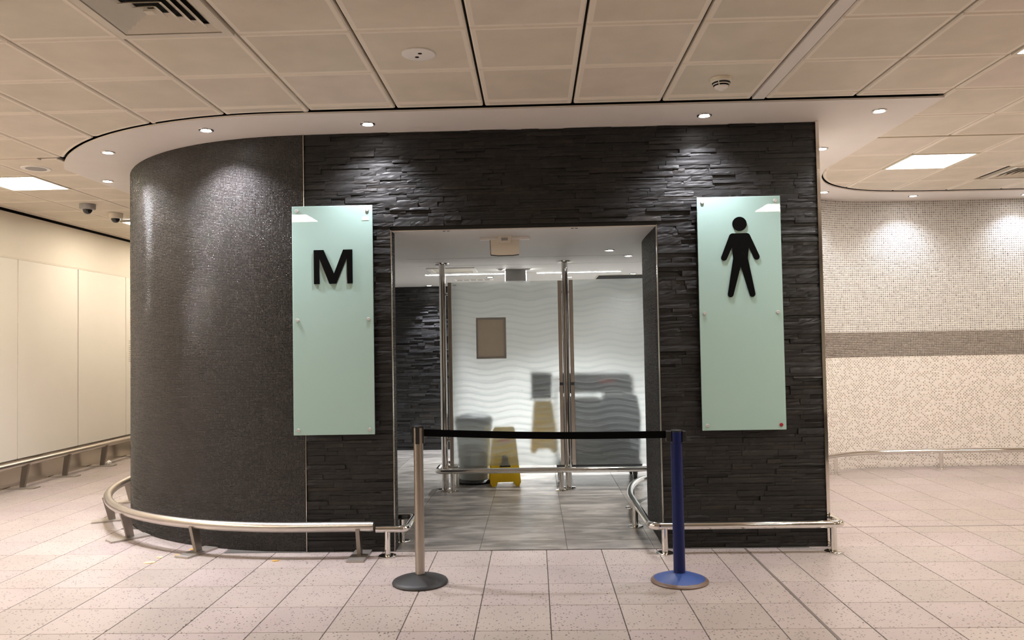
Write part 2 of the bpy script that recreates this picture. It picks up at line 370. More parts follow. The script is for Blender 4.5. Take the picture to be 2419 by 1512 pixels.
# ------------------------------------------------------------------ floor
fl = struct(MB().box(-9, 9.5, -5, 13, -.12, -.004).build('floor', 'grout'), 'speckled beige tile floor of the hall')
cells = []
rows = [(5.3428+.4*(k-1), 5.3428+.4*k) for k in range(-8, 17)]
colsL = [(.0615+.4*(k-1), .0615+.4*k) for k in range(-15, 4)] + [(1.2615, 1.497)]
colsR = [(1.509, 1.735)] + [(1.735+.4*k, 2.135+.4*k) for k in range(14)]
def inside_building(x, y):
    if math.hypot(x-CX, y-CY) < CR-.33: return True
    return CX-CR+.35 < x < 1.85 and y > 6.5
for (x0, x1) in colsL+colsR:
    for (y0, y1) in rows:
        ys = [(y0, y1)]
        if x0 > 1.5 and abs(y0-6.1428) < .01: ys = [(y0, 6.34), (6.352, y1)]
        for (a, b) in ys:
            xc, yc = (x0+x1)/2, (a+b)/2
            if inside_building(xc, yc): continue
            if x0 < -5.95 or yc > 9.4 and x0 > 1: continue
            cells.append((x0, x1, a, b, any(visible(px, py, 0) for px in (x0, xc, x1) for py in (a, yc, b))))
vis = [c for c in cells if c[4]]
vis.sort(key=lambda c: ((c[0]+c[1])/2)**2*.3+((c[2]+c[3])/2)**2)
near, rest = vis[:296], vis[296:]+[c for c in cells if not c[4]]
meshes = {}
def tile_mesh(w, h, g=.0055, t=.008, bv=.0015):
    m = MB(); a, b = w/2-g/2, h/2-g/2
    m.add([(-a,-b,-t),(a,-b,-t),(a,b,-t),(-a,b,-t),(-a,-b,-bv),(a,-b,-bv),(a,b,-bv),(-a,b,-bv),(-a+bv,-b+bv,0),(a-bv,-b+bv,0),(a-bv,b-bv,0),(-a+bv,b-bv,0)],
          [(0,1,5,4),(1,2,6,5),(2,3,7,6),(3,0,4,7),(4,5,9,8),(5,6,10,9),(6,7,11,10),(7,4,8,11),(8,9,10,11)])
    return m
for (x0, x1, y0, y1, _) in near:
    k = (round(x1-x0, 3), round(y1-y0, 3))
    if k not in meshes: meshes[k] = tile_mesh(*k).mesh('floor_tile', 'terrazzo')
    link('floor_tile', meshes[k], fl, ((x0+x1)/2, (y0+y1)/2, 0))
mm = MB()
for (x0, x1, y0, y1, _) in rest:
    t = tile_mesh(x1-x0, y1-y0); mm.add([(v[0]+(x0+x1)/2, v[1]+(y0+y1)/2, v[2]) for v in t.v], t.f, random.random())
stuff(mm.build('floor_tiles', 'terrazzo', fl))
MB().box(1.497, 1.509, 1.5, 5.745, -.004, -.0005).build('movement_joint', 'jointstrip', fl)
MB().box(2.2, 9, 6.34, 6.352, -.004, -.0005).build('movement_joint', 'jointstrip', fl)

# wash-room floor: large grey stone tiles
fi = struct(MB().box(-2.33, 1.97, 5.745, 11.34, -.003, .0005).build('floor_washroom', 'grey_grout'), 'grey stone tile floor inside the doorway')
for xa, xb in [(-2.33, -1.70), (-1.70, -1.06), (-1.06, -.43), (-.43, .215), (.215, .852), (.852, 1.49), (1.49, 1.97)]:
    yy = 5.747; k = 0
    bounds = [5.747, 6.01]+[6.01+.445*j for j in range(1, 12)]+[11.33]
    for a, b in zip(bounds[:-1], bounds[1:]):
        x0, x1 = xa, xb
        if b < 6.02: x0, x1 = max(x0, DL+.012), min(x1, DR-.004)
        elif b < 7.5: x1 = min(x1, 1.1)
        if x1-x0 < .02: continue
        m = tile_mesh(x1-x0, b-a, .0045, .003, .001)
        link('stone_floor_tile', m.mesh('stone_floor_tile', 'greytile'), fi, ((x0+x1)/2, (a+b)/2, .004))

# ------------------------------------------------------------------ ceiling
ce = struct(MB().box(-9, 9.5, -5, 13, ZC+.035, ZC+.12).build('ceiling', 'blackmatt'), 'suspended ceiling of beige metal tiles')
def soffit_line():
    R_ = 2.72
    a1 = PI+math.asin(math.sqrt(R_**2-(CX+4.10)**2)/R_)
    pts = [(CX+R_*math.cos(a), CY+R_*math.sin(a)) for a in np.linspace(a1, 1.5*PI, 40)]
    pts += [(2.785, 5.25), (2.785, 7.40)]
    pts += [(p.x, p.y) for p in catmull([(2.785,7.40),(2.90,7.80),(3.11,8.17),(3.42,8.45),(3.74,8.60),(4.24,8.68),(5.4,8.70)], 5)[1:]] + [(9.4, 8.70)]
    return pts
SL = soffit_line()
sof = [(-4.10, 12.9)] + SL + [(9.4, 12.9)]
so = struct(MB().prism(sof, ZS, ZS+.012).build('ceiling_soffit', 'soffit'), 'white curved soffit around the wash-room block')
GAP = .026
def clip_half(poly, n, d):          # keep n.p <= d
    out = []
    for i in range(len(poly)):
        a, b = poly[i], poly[(i+1)%len(poly)]
        da, db = n[0]*a[0]+n[1]*a[1]-d, n[0]*b[0]+n[1]*b[1]-d
        if da <= 0: out.append(a)
        if da*db < 0:
            t = da/(da-db); out.append((a[0]+(b[0]-a[0])*t, a[1]+(b[1]-a[1])*t))
    return out
def clip_out_disc(poly, r):         # part of the tile outside the soffit disc
    dense = []
    for i in range(len(poly)):
        a, b = poly[i], poly[(i+1)%len(poly)]
        for k in range(40): dense.append((a[0]+(b[0]-a[0])*k/40, a[1]+(b[1]-a[1])*k/40))
    ins = [math.hypot(p[0]-CX, p[1]-CY) < r for p in dense]
    if not any(ins): return poly
    if all(ins): return []
    n = len(dense); st = next(i for i in range(n) if ins[i] and not ins[i-1])
    run = []; i = st
    while ins[i % n]: run.append(dense[i % n]); i += 1
    keep = [dense[(i+j) % n] for j in range(n-len(run)) if not ins[(i+j) % n]]
    ang = [math.atan2(p[1]-CY, p[0]-CX) for p in (run[0], run[-1])]
    ar = [(CX+r*math.cos(ang[0]+(ang[1]-ang[0])*k/8), CY+r*math.sin(ang[0]+(ang[1]-ang[0])*k/8)) for k in range(9)]
    slim = [keep[0]]
    for j in range(1, len(keep)-1):
        a, b, c = slim[-1], keep[j], keep[j+1]
        if abs((b[0]-a[0])*(c[1]-a[1])-(b[1]-a[1])*(c[0]-a[0])) > 1e-7: slim.append(b)
    slim.append(keep[-1])
    return slim+ar
def shrink(poly, d):
    n = len(poly); out = []
    a = sum(poly[i][0]*poly[(i+1)%n][1]-poly[(i+1)%n][0]*poly[i][1] for i in range(n))
    s = 1 if a > 0 else -1
    for i in range(n):
        p0, p1, p2 = (Vector(poly[(i+k)%n]) for k in (-1, 0, 1))
        e1 = (p1-p0).normalized(); e2 = (p2-p1).normalized()
        n1 = Vector((-e1.y, e1.x))*s; n2 = Vector((-e2.y, e2.x))*s
        k = n1+n2; den = max(.35, 1+n1.dot(n2)); q = p1+k*(d/den); out.append((q.x, q.y))
    return out
def ceil_tile(poly, name='ceiling_tile', gx=.006):
    c = (sum(p[0] for p in poly)/len(poly), sum(p[1] for p in poly)/len(poly))
    P = [(p[0]-c[0], p[1]-c[1]) for p in poly]
    a = sum(P[i][0]*P[(i+1)%len(P)][1]-P[(i+1)%len(P)][0]*P[i][1] for i in range(len(P)))
    if a < 0: P = P[::-1]
    n = len(P); I = shrink(P, .009); I2 = shrink(P, .030); m = MB()
    m.add([(p[0],p[1],.028) for p in P]+[(p[0],p[1],.007) for p in P]+[(p[0],p[1],0) for p in I]+[(p[0],p[1],.0008) for p in I2],
          [(i,n+i,n+(i+1)%n,(i+1)%n) for i in range(n)]+[(n+i,2*n+i,2*n+(i+1)%n,n+(i+1)%n) for i in range(n)]+[(2*n+i,3*n+i,3*n+(i+1)%n,2*n+(i+1)%n) for i in range(n)]+[tuple(range(3*n,4*n))])
    return m, c
def border_mesh(m):
    me = m.mesh('ceiling_tile', 'ceil'); me.materials.append(M['ceilborder']); k = len(me.polygons)
    me.polygons.foreach_set('material_index', [1]*(k-1)+[0]); return me
gridL = [(-1.5109+.6*k, -1.5109+.6*(k+1)) for k in range(-12, 5)]
gridR = [(1.5809+.6*k, 1.5809+.6*(k+1)) for k in range(0, 13)]
rowsC = [3.9239+.6*k for k in range(-14, 15)]
PANELS = [(-3.311, 1.524), (2.781, 1.524), (2.781, 3.924), (-5.171, 6.965), (3.381, 6.944), (-5.171, 9.55),
          (-5.711, -.876), (-5.711, 1.524), (-5.711, 3.324), (-5.711, 5.124), (5.181, -.876), (5.181, 3.324), (5.781, 6.944), (7.581, 3.924), (-5.171, 10.9), (-5.171, 12.1)]  # unseen panels added to brighten the hall sides and the cream wall
VENTS = [(-2.111, 3.324), (4.581, 7.5239)]
skip = set((round(x, 1), round(y, 1)) for x, y in PANELS+VENTS)
shared = {}; far_tiles = MB(); nobj = 0
for gi, (gx0, gx1) in enumerate(gridL+gridR):
    for k in range(len(rowsC)-1):
        y0, y1 = rowsC[k], rowsC[k+1]
        left_far = gx1 < -3.9 and y0 > 6.3      # beyond the cross strip the left grid shifts
        dx, dy = (-.06, .04) if left_far else ((0, .02) if gx0 > 2.7 and y0 > 6.3 else (0, 0))
        if any(abs(gx0+dx-px) < .3 and abs(y0+dy-py) < .3 for px, py in PANELS+VENTS): continue
        if gx0 < -6.6 or y0 > 12.4: continue
        x0, x1, a, b = max(gx0+dx, -5.893)+.0075, gx1+dx-.0075, y0+dy+.0035, y1+dy-.0035
        if x1-x0 < .05: continue
        poly = [(x0, a), (x1, a), (x1, b), (x0, b)]
        xc = (x0+x1)/2
        if xc < 2.75:
            if xc > CX: poly = clip_half(poly, (0, 1), 5.25-GAP)
            elif y1 > 5.1:
                if xc < -4.1: pass
                elif a > 6.6: poly = clip_half(poly, (1, 0), -4.12)
                else: poly = clip_out_disc(poly, 2.72+.010)
                if poly and y0 > 5 and xc > -4.4: poly = clip_half(poly, (1, 0), -4.12) if a > 6.6 else poly
        else:
            pts = [p for p in SL if p[1] > 7.3]
            for i in range(len(pts)-1):
                (ax, ay), (bx, by) = pts[i], pts[i+1]; ex, ey = bx-ax, by-ay; L = math.hypot(ex, ey); n = (-ey/L, ex/L)
                if poly: poly = clip_half(poly, n, n[0]*ax+n[1]*ay-.012)
        if len(poly) < 3: continue
        ar = abs(sum(poly[i][0]*poly[(i+1)%len(poly)][1]-poly[(i+1)%len(poly)][0]*poly[i][1] for i in range(len(poly))))/2
        if ar < .004: continue
        if ar/max(max(p[0] for p in poly)-min(p[0] for p in poly), max(p[1] for p in poly)-min(p[1] for p in poly)) < .07: poly = poly if len(poly) == 4 else []
        if not poly: continue
        vs = any(visible(p[0], p[1], ZC) for p in poly) or visible((x0+x1)/2, (a+b)/2, ZC)
        m, c = ceil_tile(poly)
        if not vs:
            far_tiles.add([(v[0]+c[0], v[1]+c[1], v[2]+ZC) for v in m.v], m.f); continue
        full = len(poly) == 4 and abs(ar-.585*.593) < .002
        if full:
            if 'f' not in shared: shared['f'] = border_mesh(m)
            me = shared['f']
        else: me = border_mesh(m)
        link('ceiling_tile', me, ce, (c[0], c[1], ZC)); nobj += 1
stuff(far_tiles.build('ceiling_tiles', 'ceil', ce))
MB().box(1.495, 1.575, -2, 5.25-GAP, ZC-.002, ZC+.02).build('ceiling_strip', 'soffit', ce)
MB().box(-5.89, -4.115, 6.315, 6.37, ZC-.006, ZC+.02).build('ceiling_strip', 'ceil', ce)
MB().box(2.80, 9.3, 6.325, 6.347, ZC-.006, ZC+.02).build('ceiling_strip', 'ceil', ce)

# ------------------------------------------------------------------ slate generator
def stone_mesh(w, h, d, rough=.0013, nx=6, ny=2, seed=None):
    r = random.Random(seed); vs = []; fs = []; tz = r.gauss(0, .0011); tx = r.gauss(0, .0014)
    for j in range(ny+1):
        for i in range(nx+1):
            e = (i in (0, nx)) or (j in (0, ny))
            yy = -d + tz*(2*j/ny-1) + tx*(2*i/nx-1) + r.uniform(-rough, rough) + (r.uniform(0, .0022) if e else 0)
            vs.append((-w/2+w*i/nx + (0 if i in (0, nx) else r.uniform(-.2, .2)*w/nx), yy, -h/2+h*j/ny + (0 if j in (0, ny) else r.uniform(-.25, .25)*h/ny)))
    k = nx+1
    for j in range(ny):
        for i in range(nx): fs.append((j*k+i, j*k+i+1, (j+1)*k+i+1, (j+1)*k+i))
    ring = [i for i in range(k)]+[j*k+nx for j in range(1, ny+1)]+[ny*k+i for i in range(nx-1, -1, -1)]+[j*k for j in range(ny-1, 0, -1)]
    o = len(vs); vs += [(vs[q][0], 0, vs[q][2]) for q in ring]; L = len(ring)
    for q in range(L): fs.append((ring[q], o+q, o+(q+1)%L, ring[(q+1)%L]))
    return vs, fs
def slate_layout(x0, x1, z0, z1, hole=None, hmin=.021, hmax=.043, lmin=.09, lmax=.40):
    out = []; z = z0
    while z < z1-.004:
        h = random.uniform(hmin, hmax)
        if z1-(z+h) < hmin*.7: h = z1-z
        if hole and z < hole[2] < z+h: h = hole[2]-z if hole[2]-z > .015 else h
        spans = [(x0, x1)] if not hole or z+.002 >= hole[2] else [(x0, hole[0]), (hole[1], x1)]
        for (a, b) in spans:
            x = a
            while x < b-1e-4:
                l = random.uniform(lmin, lmax) if random.random() < .75 else random.uniform(lmin, .2)
                if b-(x+l) < lmin: l = b-x
                # sometimes split a stone into two thin courses
                if h > .034 and random.random() < .25:
                    out.append((x, x+l, z, z+h*.5)); out.append((x, x+l, z+h*.5, z+h))
                else: out.append((x, x+l, z, z+h))
                x += l
        z += h
    return out
def stone_depth():
    q = random.random()
    return random.uniform(.003, .009) if q < .10 else (random.uniform(.012, .0155) if q < .68 else random.uniform(.015, .026))

# ------------------------------------------------------------------ slate-clad front wall
wf = MB(); wf.box(WL, DL, WY, WY+.155, 0, ZS).box(DL, DR, WY, WY+.155, DT, ZS).box(DR, WR, WY, WY+.155, 0, ZS)
wf = struct(wf.build('wall_front', 'darkback'), 'wall clad in dark split-face slate around the doorway')
lay = slate_layout(WL+.006, WR-.004, .0, ZS-.002, (DL-.002, DR+.002, DT))
lay.sort(key=lambda s: -(s[1]-s[0])*(s[3]-s[2]))
restm = MB()
for i, (a, b, c, d) in enumerate(lay):
    w, h = b-a-.0014, d-c-.0012
    vs, fs = stone_mesh(w, h, stone_depth(), nx=6 if w > .15 else 4)
    if i < 300:
        m = MB(); m.add(vs, fs, random.random()); m.build('slate_stone', 'slate', wf, ((a+b)/2, WY, (c+d)/2))
    else:
        restm.add([(v[0]+(a+b)/2, v[1]+WY, v[2]+(c+d)/2) for v in vs], fs, random.random())
stuff(restm.build('slate_stones', 'slate', wf))
# metal edge trims
struct(MB().box(WR-.004, WR+.022, WY-.03, WY+.02, 0, ZS).build('trim_1', 'chrome', bevel=.003), 'tall polished steel corner trim of the slate wall')
struct(MB().box(WL-.0025, WL+.0025, WY-.022, WY, 0, ZS).build('trim_2', 'steel'), 'thin metal strip between mosaic and slate')
struct(MB().box(DL+.001, DL+.006, WY-.022, WY+.012, 0, DT).build('trim_3', 'steel'), 'thin metal edge on the left of the doorway')
struct(MB().box(DR-.006, DR-.001, WY-.022, WY+.012, 0, DT).build('trim_4', 'steel'), 'thin metal edge on the right of the doorway')
tl = struct(MB().box(DL+.006, DR-.006, WY+.004, WY+.155, DT-.008, DT).build('trim_5', 'intwhite'), 'white head lining of the doorway')
for x in (-.66, -.63, .30, .33): MB().box(x-.010, x+.010, WY+.01, WY+.02, DT-.012, DT-.0095).build('slot', 'blackmatt', tl)

# ------------------------------------------------------------------ mosaic generator
def mosaic(name, mat, path, z0, z1, pitch, parent, gap=.0022, hgt=.0035, tilt=.05, flip=1, checker=0):
    P = np.array([(p[0], p[1]) for p in path]); seg = np.diff(P, axis=0); L = np.r_[0, np.cumsum(np.hypot(seg[:,0], seg[:,1]))]
    nc = int(L[-1]/pitch); nr = int((z1-z0)/pitch); pz = (z1-z0)/nr; pu = L[-1]/nc
    u = (np.arange(nc)+.5)*pu
    def at(s): return np.c_[np.interp(s, L, P[:,0]), np.interp(s, L, P[:,1])]
    c = at(u); t = at(u+pu*.4)-at(u-pu*.4); t /= np.hypot(t[:,0], t[:,1])[:,None]
    nrm = np.c_[t[:,1], -t[:,0]]*flip
    n = nc*nr
    ci = np.tile(np.arange(nc), nr); ri = np.repeat(np.arange(nr), nc)
    cx = c[ci]; tt = t[ci]; nn = nrm[ci]; zc = z0+(ri+.5)*pz
    zc = zc
    a = (pu-gap)/2; b = (pz-gap)/2; bv = min(a, b)*.28
    V = np.zeros((n, 8, 3))
    tx = np.random.normal(0, tilt, n); tz = np.random.normal(0, tilt, n); dh = np.random.uniform(-.0004, .0004, n)
    for k, (su, sz) in enumerate([(-1,-1),(1,-1),(1,1),(-1,1)]):
        V[:,k,0:2] = cx+tt*(su*a); V[:,k,2] = zc+sz*b
        uu, zz = su*(a-bv), sz*(b-bv)
        h = hgt+dh+tx*uu+tz*zz
        V[:,4+k,0:2] = cx+tt*uu+nn*h[:,None]; V[:,4+k,2] = zc+zz
    F = np.array([(0,1,5,4),(1,2,6,5),(2,3,7,6),(3,0,4,7),(4,5,6,7)])
    if flip < 0: F = F[:, ::-1]
    F = (F[None]+np.arange(n)[:,None,None]*8).reshape(-1)
    me = bpy.data.meshes.new(name); me.vertices.add(n*8); me.vertices.foreach_set('co', V.reshape(-1))
    me.loops.add(n*20); me.loops.foreach_set('vertex_index', F.astype(np.int32))
    me.polygons.add(n*5); me.polygons.foreach_set('loop_start', np.arange(0, n*20, 4, dtype=np.int32))
    at_ = me.attributes.new('rnd', 'FLOAT', 'FACE'); at_.data.foreach_set('value', np.repeat(np.where(((ci+ri)%2==0)&(np.random.rand(n)<checker), .74+.26*np.random.rand(n), .70*np.random.rand(n)) if checker else np.random.rand(n), 5).astype(np.float32))
    me.update(calc_edges=True); me.validate()
    me.materials.append(M[mat])
    return stuff(link(name, me, parent))
def strip_wall(name, mat, path, z0, z1, thick, side=1):
    # wall that follows a plan curve; thickness goes to the inside
    P = [Vector((p[0], p[1])) for p in path]; n = len(P); out = []
    for i in range(n):
        t = (P[min(i+1,n-1)]-P[max(i-1,0)]).normalized(); nn = Vector((t.y, -t.x))*side
        q = P[i]-nn*thick; out.append((q.x, q.y))
    m = MB()
    vs = [(p.x,p.y,z0) for p in P]+[(p.x,p.y,z1) for p in P]+[(q[0],q[1],z0) for q in out]+[(q[0],q[1],z1) for q in out]
    fs = []
    for i in range(n-1):
        fs += [(i,i+1,n+i+1,n+i),(2*n+i+1,2*n+i,3*n+i,3*n+i+1),(n+i,n+i+1,3*n+i+1,3*n+i),(i+1,i,2*n+i,2*n+i+1)]
    fs += [(0,n,3*n,2*n),(n-1,2*n+n-1,3*n+n-1,n+n-1)]
    m.add(vs, fs); return struct(m.build(name, mat))

# dark mosaic column: from the slate edge round to the left and on to the back
cp = arc(CR, 1.5*PI, PI-.02, 90) + [(CX-CR, 9.0), (CX-CR, 11.6)]
cp[0] = (WL-.002, CY-CR)
wc = strip_wall('wall_column', 'mosgrout', cp, 0, ZS, .06, side=-1); wc['label'] = 'curved wall of small black glass mosaic'
mosaic('mosaic_tiles', 'darkmos', arc(CR, 1.5*PI, PI-.12, 120), .002, ZS, .0122, wc, gap=.0050, flip=-1, tilt=.075)
# jambs: left short, right long and curved
jl = [(DL+.006, WY+.012), (DL+.006, 5.86)] + [(DL+.006-.075*(1-math.cos(a)), 5.86+.075*math.sin(a)) for a in np.linspace(.2, PI/2, 8)] + [(WL+.05, 5.935)]
wjl = strip_wall('wall_jamb_left', 'mosgrout', jl, 0, ICZ, .03, side=1); wjl['label'] = 'black mosaic reveal on the left of the doorway'
mosaic('mosaic_tiles', 'jambmos', jl[:10], .002, ICZ, .0122, wjl, gap=.0036, flip=1, tilt=.09)
jr = [(1.97, 7.95)] + [(p.x, p.y) for p in catmull([(1.97,7.95),(1.55,7.80),(1.22,7.52),(1.04,7.16),(.955,6.78),(.93,6.40),(.925,5.79)], 8)[1:]]
wjr = strip_wall('wall_jamb_right', 'mosgrout', jr, 0, ICZ, .03, side=-1 if False else 1); wjr['label'] = 'curved black mosaic reveal on the right of the doorway'
mosaic('mosaic_tiles', 'jambmos', [p for p in jr if p[0] < 1.35], .002, ICZ, .0122, wjr, gap=.0036, flip=1, tilt=.09)

# side return of the slate block and the light mosaic wall that sweeps off to the right
lw = [(p.x, p.y) for p in catmull([(WR, WY+.03),(WR, 6.6),(2.18,7.3),(2.42,8.0),(2.85,8.62),(3.38,9.02),(3.75,9.155),(4.2,9.215),(4.8,9.235),(5.6,9.22),(7.2,9.2),(9.4,9.2)], 8)]
wr_ = strip_wall('wall_mosaic', 'lightgrout', lw, 0, ZS, .08, side=1); wr_['label'] = 'curved wall of pale mosaic with a brown band'
vis_lw = [p for p in lw if p[0] > 2.7 and p[0] < 6.6]
mosaic('mosaic_tiles', 'lmos_top', vis_lw, 1.58, ZS, .0250, wr_, gap=.0056, flip=1, tilt=.03)
mosaic('mosaic_tiles', 'lmos_mid', vis_lw, 1.29, 1.58, .0205, wr_, gap=.0018, flip=1, tilt=.045, hgt=.005)
mosaic('mosaic_tiles', 'lmos_low', vis_lw, .004, 1.29, .0176, wr_, gap=.0046, flip=1, tilt=.03, checker=.60)

# wash-room shell
struct(MB().box(-2.33, 1.97, 11.36, 11.5, 0, ICZ).build('wall_washroom_back', 'white'), 'pale back wall of the wash-room')
ws = struct(MB().box(-2.33, -1.22, 11.30, 11.36, 0, ICZ).build('wall_washroom_slate', 'darkback'), 'slate-clad wall seen past the glass screen')
sm = MB()
for (a, b, c, d) in slate_layout(-2.33, -1.22, 0, ICZ, None, .03, .055, .10, .36):
    vs, fs = stone_mesh(b-a-.002, d-c-.002, random.uniform(.008, .045), nx=4)
    sm.add([(v[0]+(a+b)/2, v[1]+11.30, v[2]+(c+d)/2) for v in vs], fs, random.random())
stuff(sm.build('slate_stones', 'slate', ws))
struct(MB().box(-2.40, -2.33, 6.0, 11.5, 0, ICZ).build('wall_washroom_left', 'white'))
struct(MB().box(1.97, 2.04, 7.9, 11.5, 0, ICZ).build('wall_washroom_right', 'white'))
ci = struct(MB().prism([(-2.33,5.935),(DL,5.93),(DL,WY+.15),(DR,WY+.15),(DR,5.93),(1.97,6.0),(1.97,11.36),(-2.33,11.36)], ICZ, ICZ+.05).build('ceiling_washroom', 'intwhite'), 'low plaster ceiling of the wash-room')
MB().box(-1.25, .95, 7.685, 7.69, ICZ-.0012, ICZ).build('ceiling_joint', 'greyplastic', ci)
MB().box(-1.25, 1.25, 8.40, 8.404, ICZ-.0012, ICZ).build('ceiling_joint', 'greyplastic', ci)

# left hall wall with panels, kick plate
wl = struct(MB().box(-6.1, -5.93, -5, 13, 0, 3.5).build('wall_left', 'blackmatt'), 'cream panelled wall on the left')
MB().box(-5.93, -5.90, -5, 13, 2.60, 3.104).build('upper_panel', 'upperwall', wl)
MB().box(-5.93, -5.905, -5, 13, 2.585, 2.60).build('panel_rail', 'upperwall', wl)
for k in range(-10, 5):
    y0 = 8.722+1.175*(k-1); MB().box(-5.93, -5.90, y0+.009, min(y0+1.166, 12.89), .305, 2.582).build('wall_panel', 'panelwhite', wl, bevel=.003)
struct(MB().box(-5.93, -5.893, -5, 13, 0, .30).build('baseboard_left', 'plate'), 'steel kick plate along the cream wall')
nt_ = thing('wall_notice', 'faint grey printed notice low on the cream wall beside the mosaic column', 'notice', (-5.899, 11.13, 1.33))
MB().box(0, .002, 0, .45, 0, .36).build('sheet', 'panelwhite', nt_)
for k in range(11):
    MB().box(.002, .0026, .02, .02+(.40 if k > 1 else .3)*random.uniform(.7, 1), .32-k*.028-(.012 if k > 1 else 0), .335-k*.028-(.012 if k > 1 else 0)).build('print_line', 'greyprint', nt_)

# hall closed off behind and beside the camera
struct(MB().box(-6, 9.5, -5.1, -5, 0, 3.3).build('wall_back', 'hallwall'))
struct(MB().box(9.4, 9.5, -5, 13, 0, 3.3).build('wall_right', 'hallwall'))
struct(MB().box(-6, -3.9, 12.9, 13, 0, 3.3).build('wall_end', 'upperwall'))

# ------------------------------------------------------------------ ceiling lights
def panel_light(x, y, label):
    t = thing('ceiling_light_panel', label, 'ceiling light', (x+.3, y+.3, ZC-.004), group='square ceiling light panels')
    f = MB(); o, i = .297, .275
    for (a, b, c, d) in ((-o,o,-o,-i),(-o,o,i,o),(-o,-i,-i,i),(i,o,-i,i)): f.box(a, b, c, d, 0, .03)
    f.build('frame', 'metalwhite', t)
    MB().box(-i, i, -i, i, .008, .02).build('diffuser', 'glow', t)
names = ['square light panel nearest the camera on the left', 'square light panel nearest the camera on the right', 'square light panel cut off by the top right edge of view',
         'glowing square light panel beside the round ceiling speaker', 'glowing square light panel in front of the pale mosaic wall', 'small glowing light panel beyond the dome cameras']
names += ['%s light panel in the row along the %s' % (o, w) for w, os_ in (('cream wall', ('rearmost', 'second', 'third', 'foremost')), ('right side of the hall', ('rearmost', 'second', 'third', 'outermost'))) for o in os_]
names += ['light panel behind the mosaic column, the nearer of two', 'light panel behind the mosaic column, the farther of two']  # both added out of sight to lighten the left wall
for (x, y), nm in zip(PANELS, names): panel_light(x, y, nm)

DLS = {}
def downlight(x, y, z, label, power=SPOT_W, col=SPOT_COL, r=.042, ang=122, grp='recessed soffit downlights', tilt=(0, 0), spot=True, glow='lampglow'):
    t = thing('downlight', label, 'downlight', (x, y, z), group=grp)
    if r not in DLS:
        DLS[r] = (MB().lathe([(r*1.28,-.001),(r*1.24,-.005),(r*1.02,-.006),(r,-.001),(r,.004),(r*1.28,.004)], 28).mesh('trim_ring', 'steel', smooth=True),)
    link('trim_ring', DLS[r][0], t)
    MB().lathe([(r*.80,-.0025),(r*.80,.003)], 24).build('lamp', glow, t)
    if spot:
        ld = bpy.data.lights.new('lamp_beam', 'SPOT'); ld.energy = power; ld.color = col; ld.spot_size = math.radians(ang); ld.spot_blend = 1.0; ld.shadow_soft_size = .03
        lo = bpy.data.objects.new('lamp_beam', ld); C.objects.link(lo); lo.parent = t; lo.location = (0, 0, -.02); lo.rotation_euler = (tilt[0], tilt[1], 0)
downlight(-3.41, 6.13, ZS, 'lit downlight above the left shoulder of the mosaic column')
downlight(-3.995, 7.17, ZS, 'lit downlight at the far left of the curved soffit')
downlight(-2.37, 5.57, ZS, 'lit downlight above the front of the mosaic column', 230)
downlight(-1.17, 5.52, ZS, 'lit downlight above the letter M sign', 85)
downlight(1.24, 5.52, ZS, 'lit downlight above the pictogram sign', 85)
downlight(2.47, 5.52, ZS, 'lit downlight in the right corner of the soffit', 70)
downlight(2.456, 6.585, ZS, 'lit downlight half hidden by the steel corner trim', 70)
downlight(3.20, 8.55, ZS, 'lit downlight over the left end of the pale mosaic wall', 46)
downlight(4.33, 8.90, ZS, 'lit downlight over the middle of the pale mosaic wall', 46)
downlight(5.62, 8.95, ZS, 'lit downlight over the pale mosaic wall at the right edge', 46)
gi = 'wash-room downlights'
downlight(.72, 7.27, ICZ, 'nearest downlight on the wash-room ceiling', 125, INT_COL, .04, 110, gi)
downlight(.955, 7.76, ICZ, 'second downlight on the wash-room ceiling, beside the curved reveal', 95, INT_COL, .04, 110, gi)
downlight(1.26, 9.80, ICZ, 'downlight at the right beyond the strip light', 300, (.95, .98, 1.0), .04, 120, gi)
downlight(.47, 10.1, ICZ, 'downlight beside the middle screen post', 300, (.95, .98, 1.0), .04, 120, gi)
downlight(-1.49, 11.08, ICZ, 'downlight washing the inner slate wall', 170, (.86, .88, 1.0), .04, 74, gi)
downlight(-.55, 9.9, ICZ, 'downlight behind the glass screen, left of the box', 300, (.95, .98, 1.0), .04, 120, gi)  # extra lamp added to brighten the room behind the glass

# linear LED strip with hanging box in it
t = thing('strip_light', 'long thin white strip light on the wash-room ceiling', 'strip light', (-.12, 9.42, ICZ))
for a, b in ((-1.19, -.085), (.17, 1.18)):
    MB().box(a, b, -.02, .02, -.006, 0).build('diffuser', 'stripglow', t)
MB().box(-1.21, 1.20, -.028, .028, -.003, 0).build('housing', 'metalwhite', t)
t = thing('hanging_box', 'grey square box hanging between the two halves of the strip light', 'box', (-.20, 8.95, ICZ))
MB().box(-.118, .118, -.03, .03, -.135, 0).build('body', 'greyplastic', t, bevel=.004)
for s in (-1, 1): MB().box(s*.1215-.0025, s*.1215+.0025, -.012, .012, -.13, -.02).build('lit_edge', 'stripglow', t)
for x, y, nm in ((-.37, 8.82, 'small white sensor left of the hanging box'), (-.06, 8.84, 'small white sensor right of the hanging box')):
    t = thing('ceiling_sensor', nm, 'sensor', (x, y, ICZ)); MB().lathe([(.045,-.006),(.05,0)], 24).build('rim', 'plastic', t); MB().lathe([(.012,-.022),(.03,-.012),(.033,-.006)], 20).build('lens', 'greyplastic', t, smooth=True)
t = thing('access_hatch', 'rectangular framed hatch on the wash-room ceiling behind the left post', 'hatch', (-.92, 8.87, ICZ))
f = MB()
for (a, b, c, d) in ((-.27,.27,-.27,-.22),(-.27,.27,.22,.27),(-.27,-.22,-.22,.22),(.22,.27,-.22,.22)): f.box(a, b, c, d, -.012, 0)
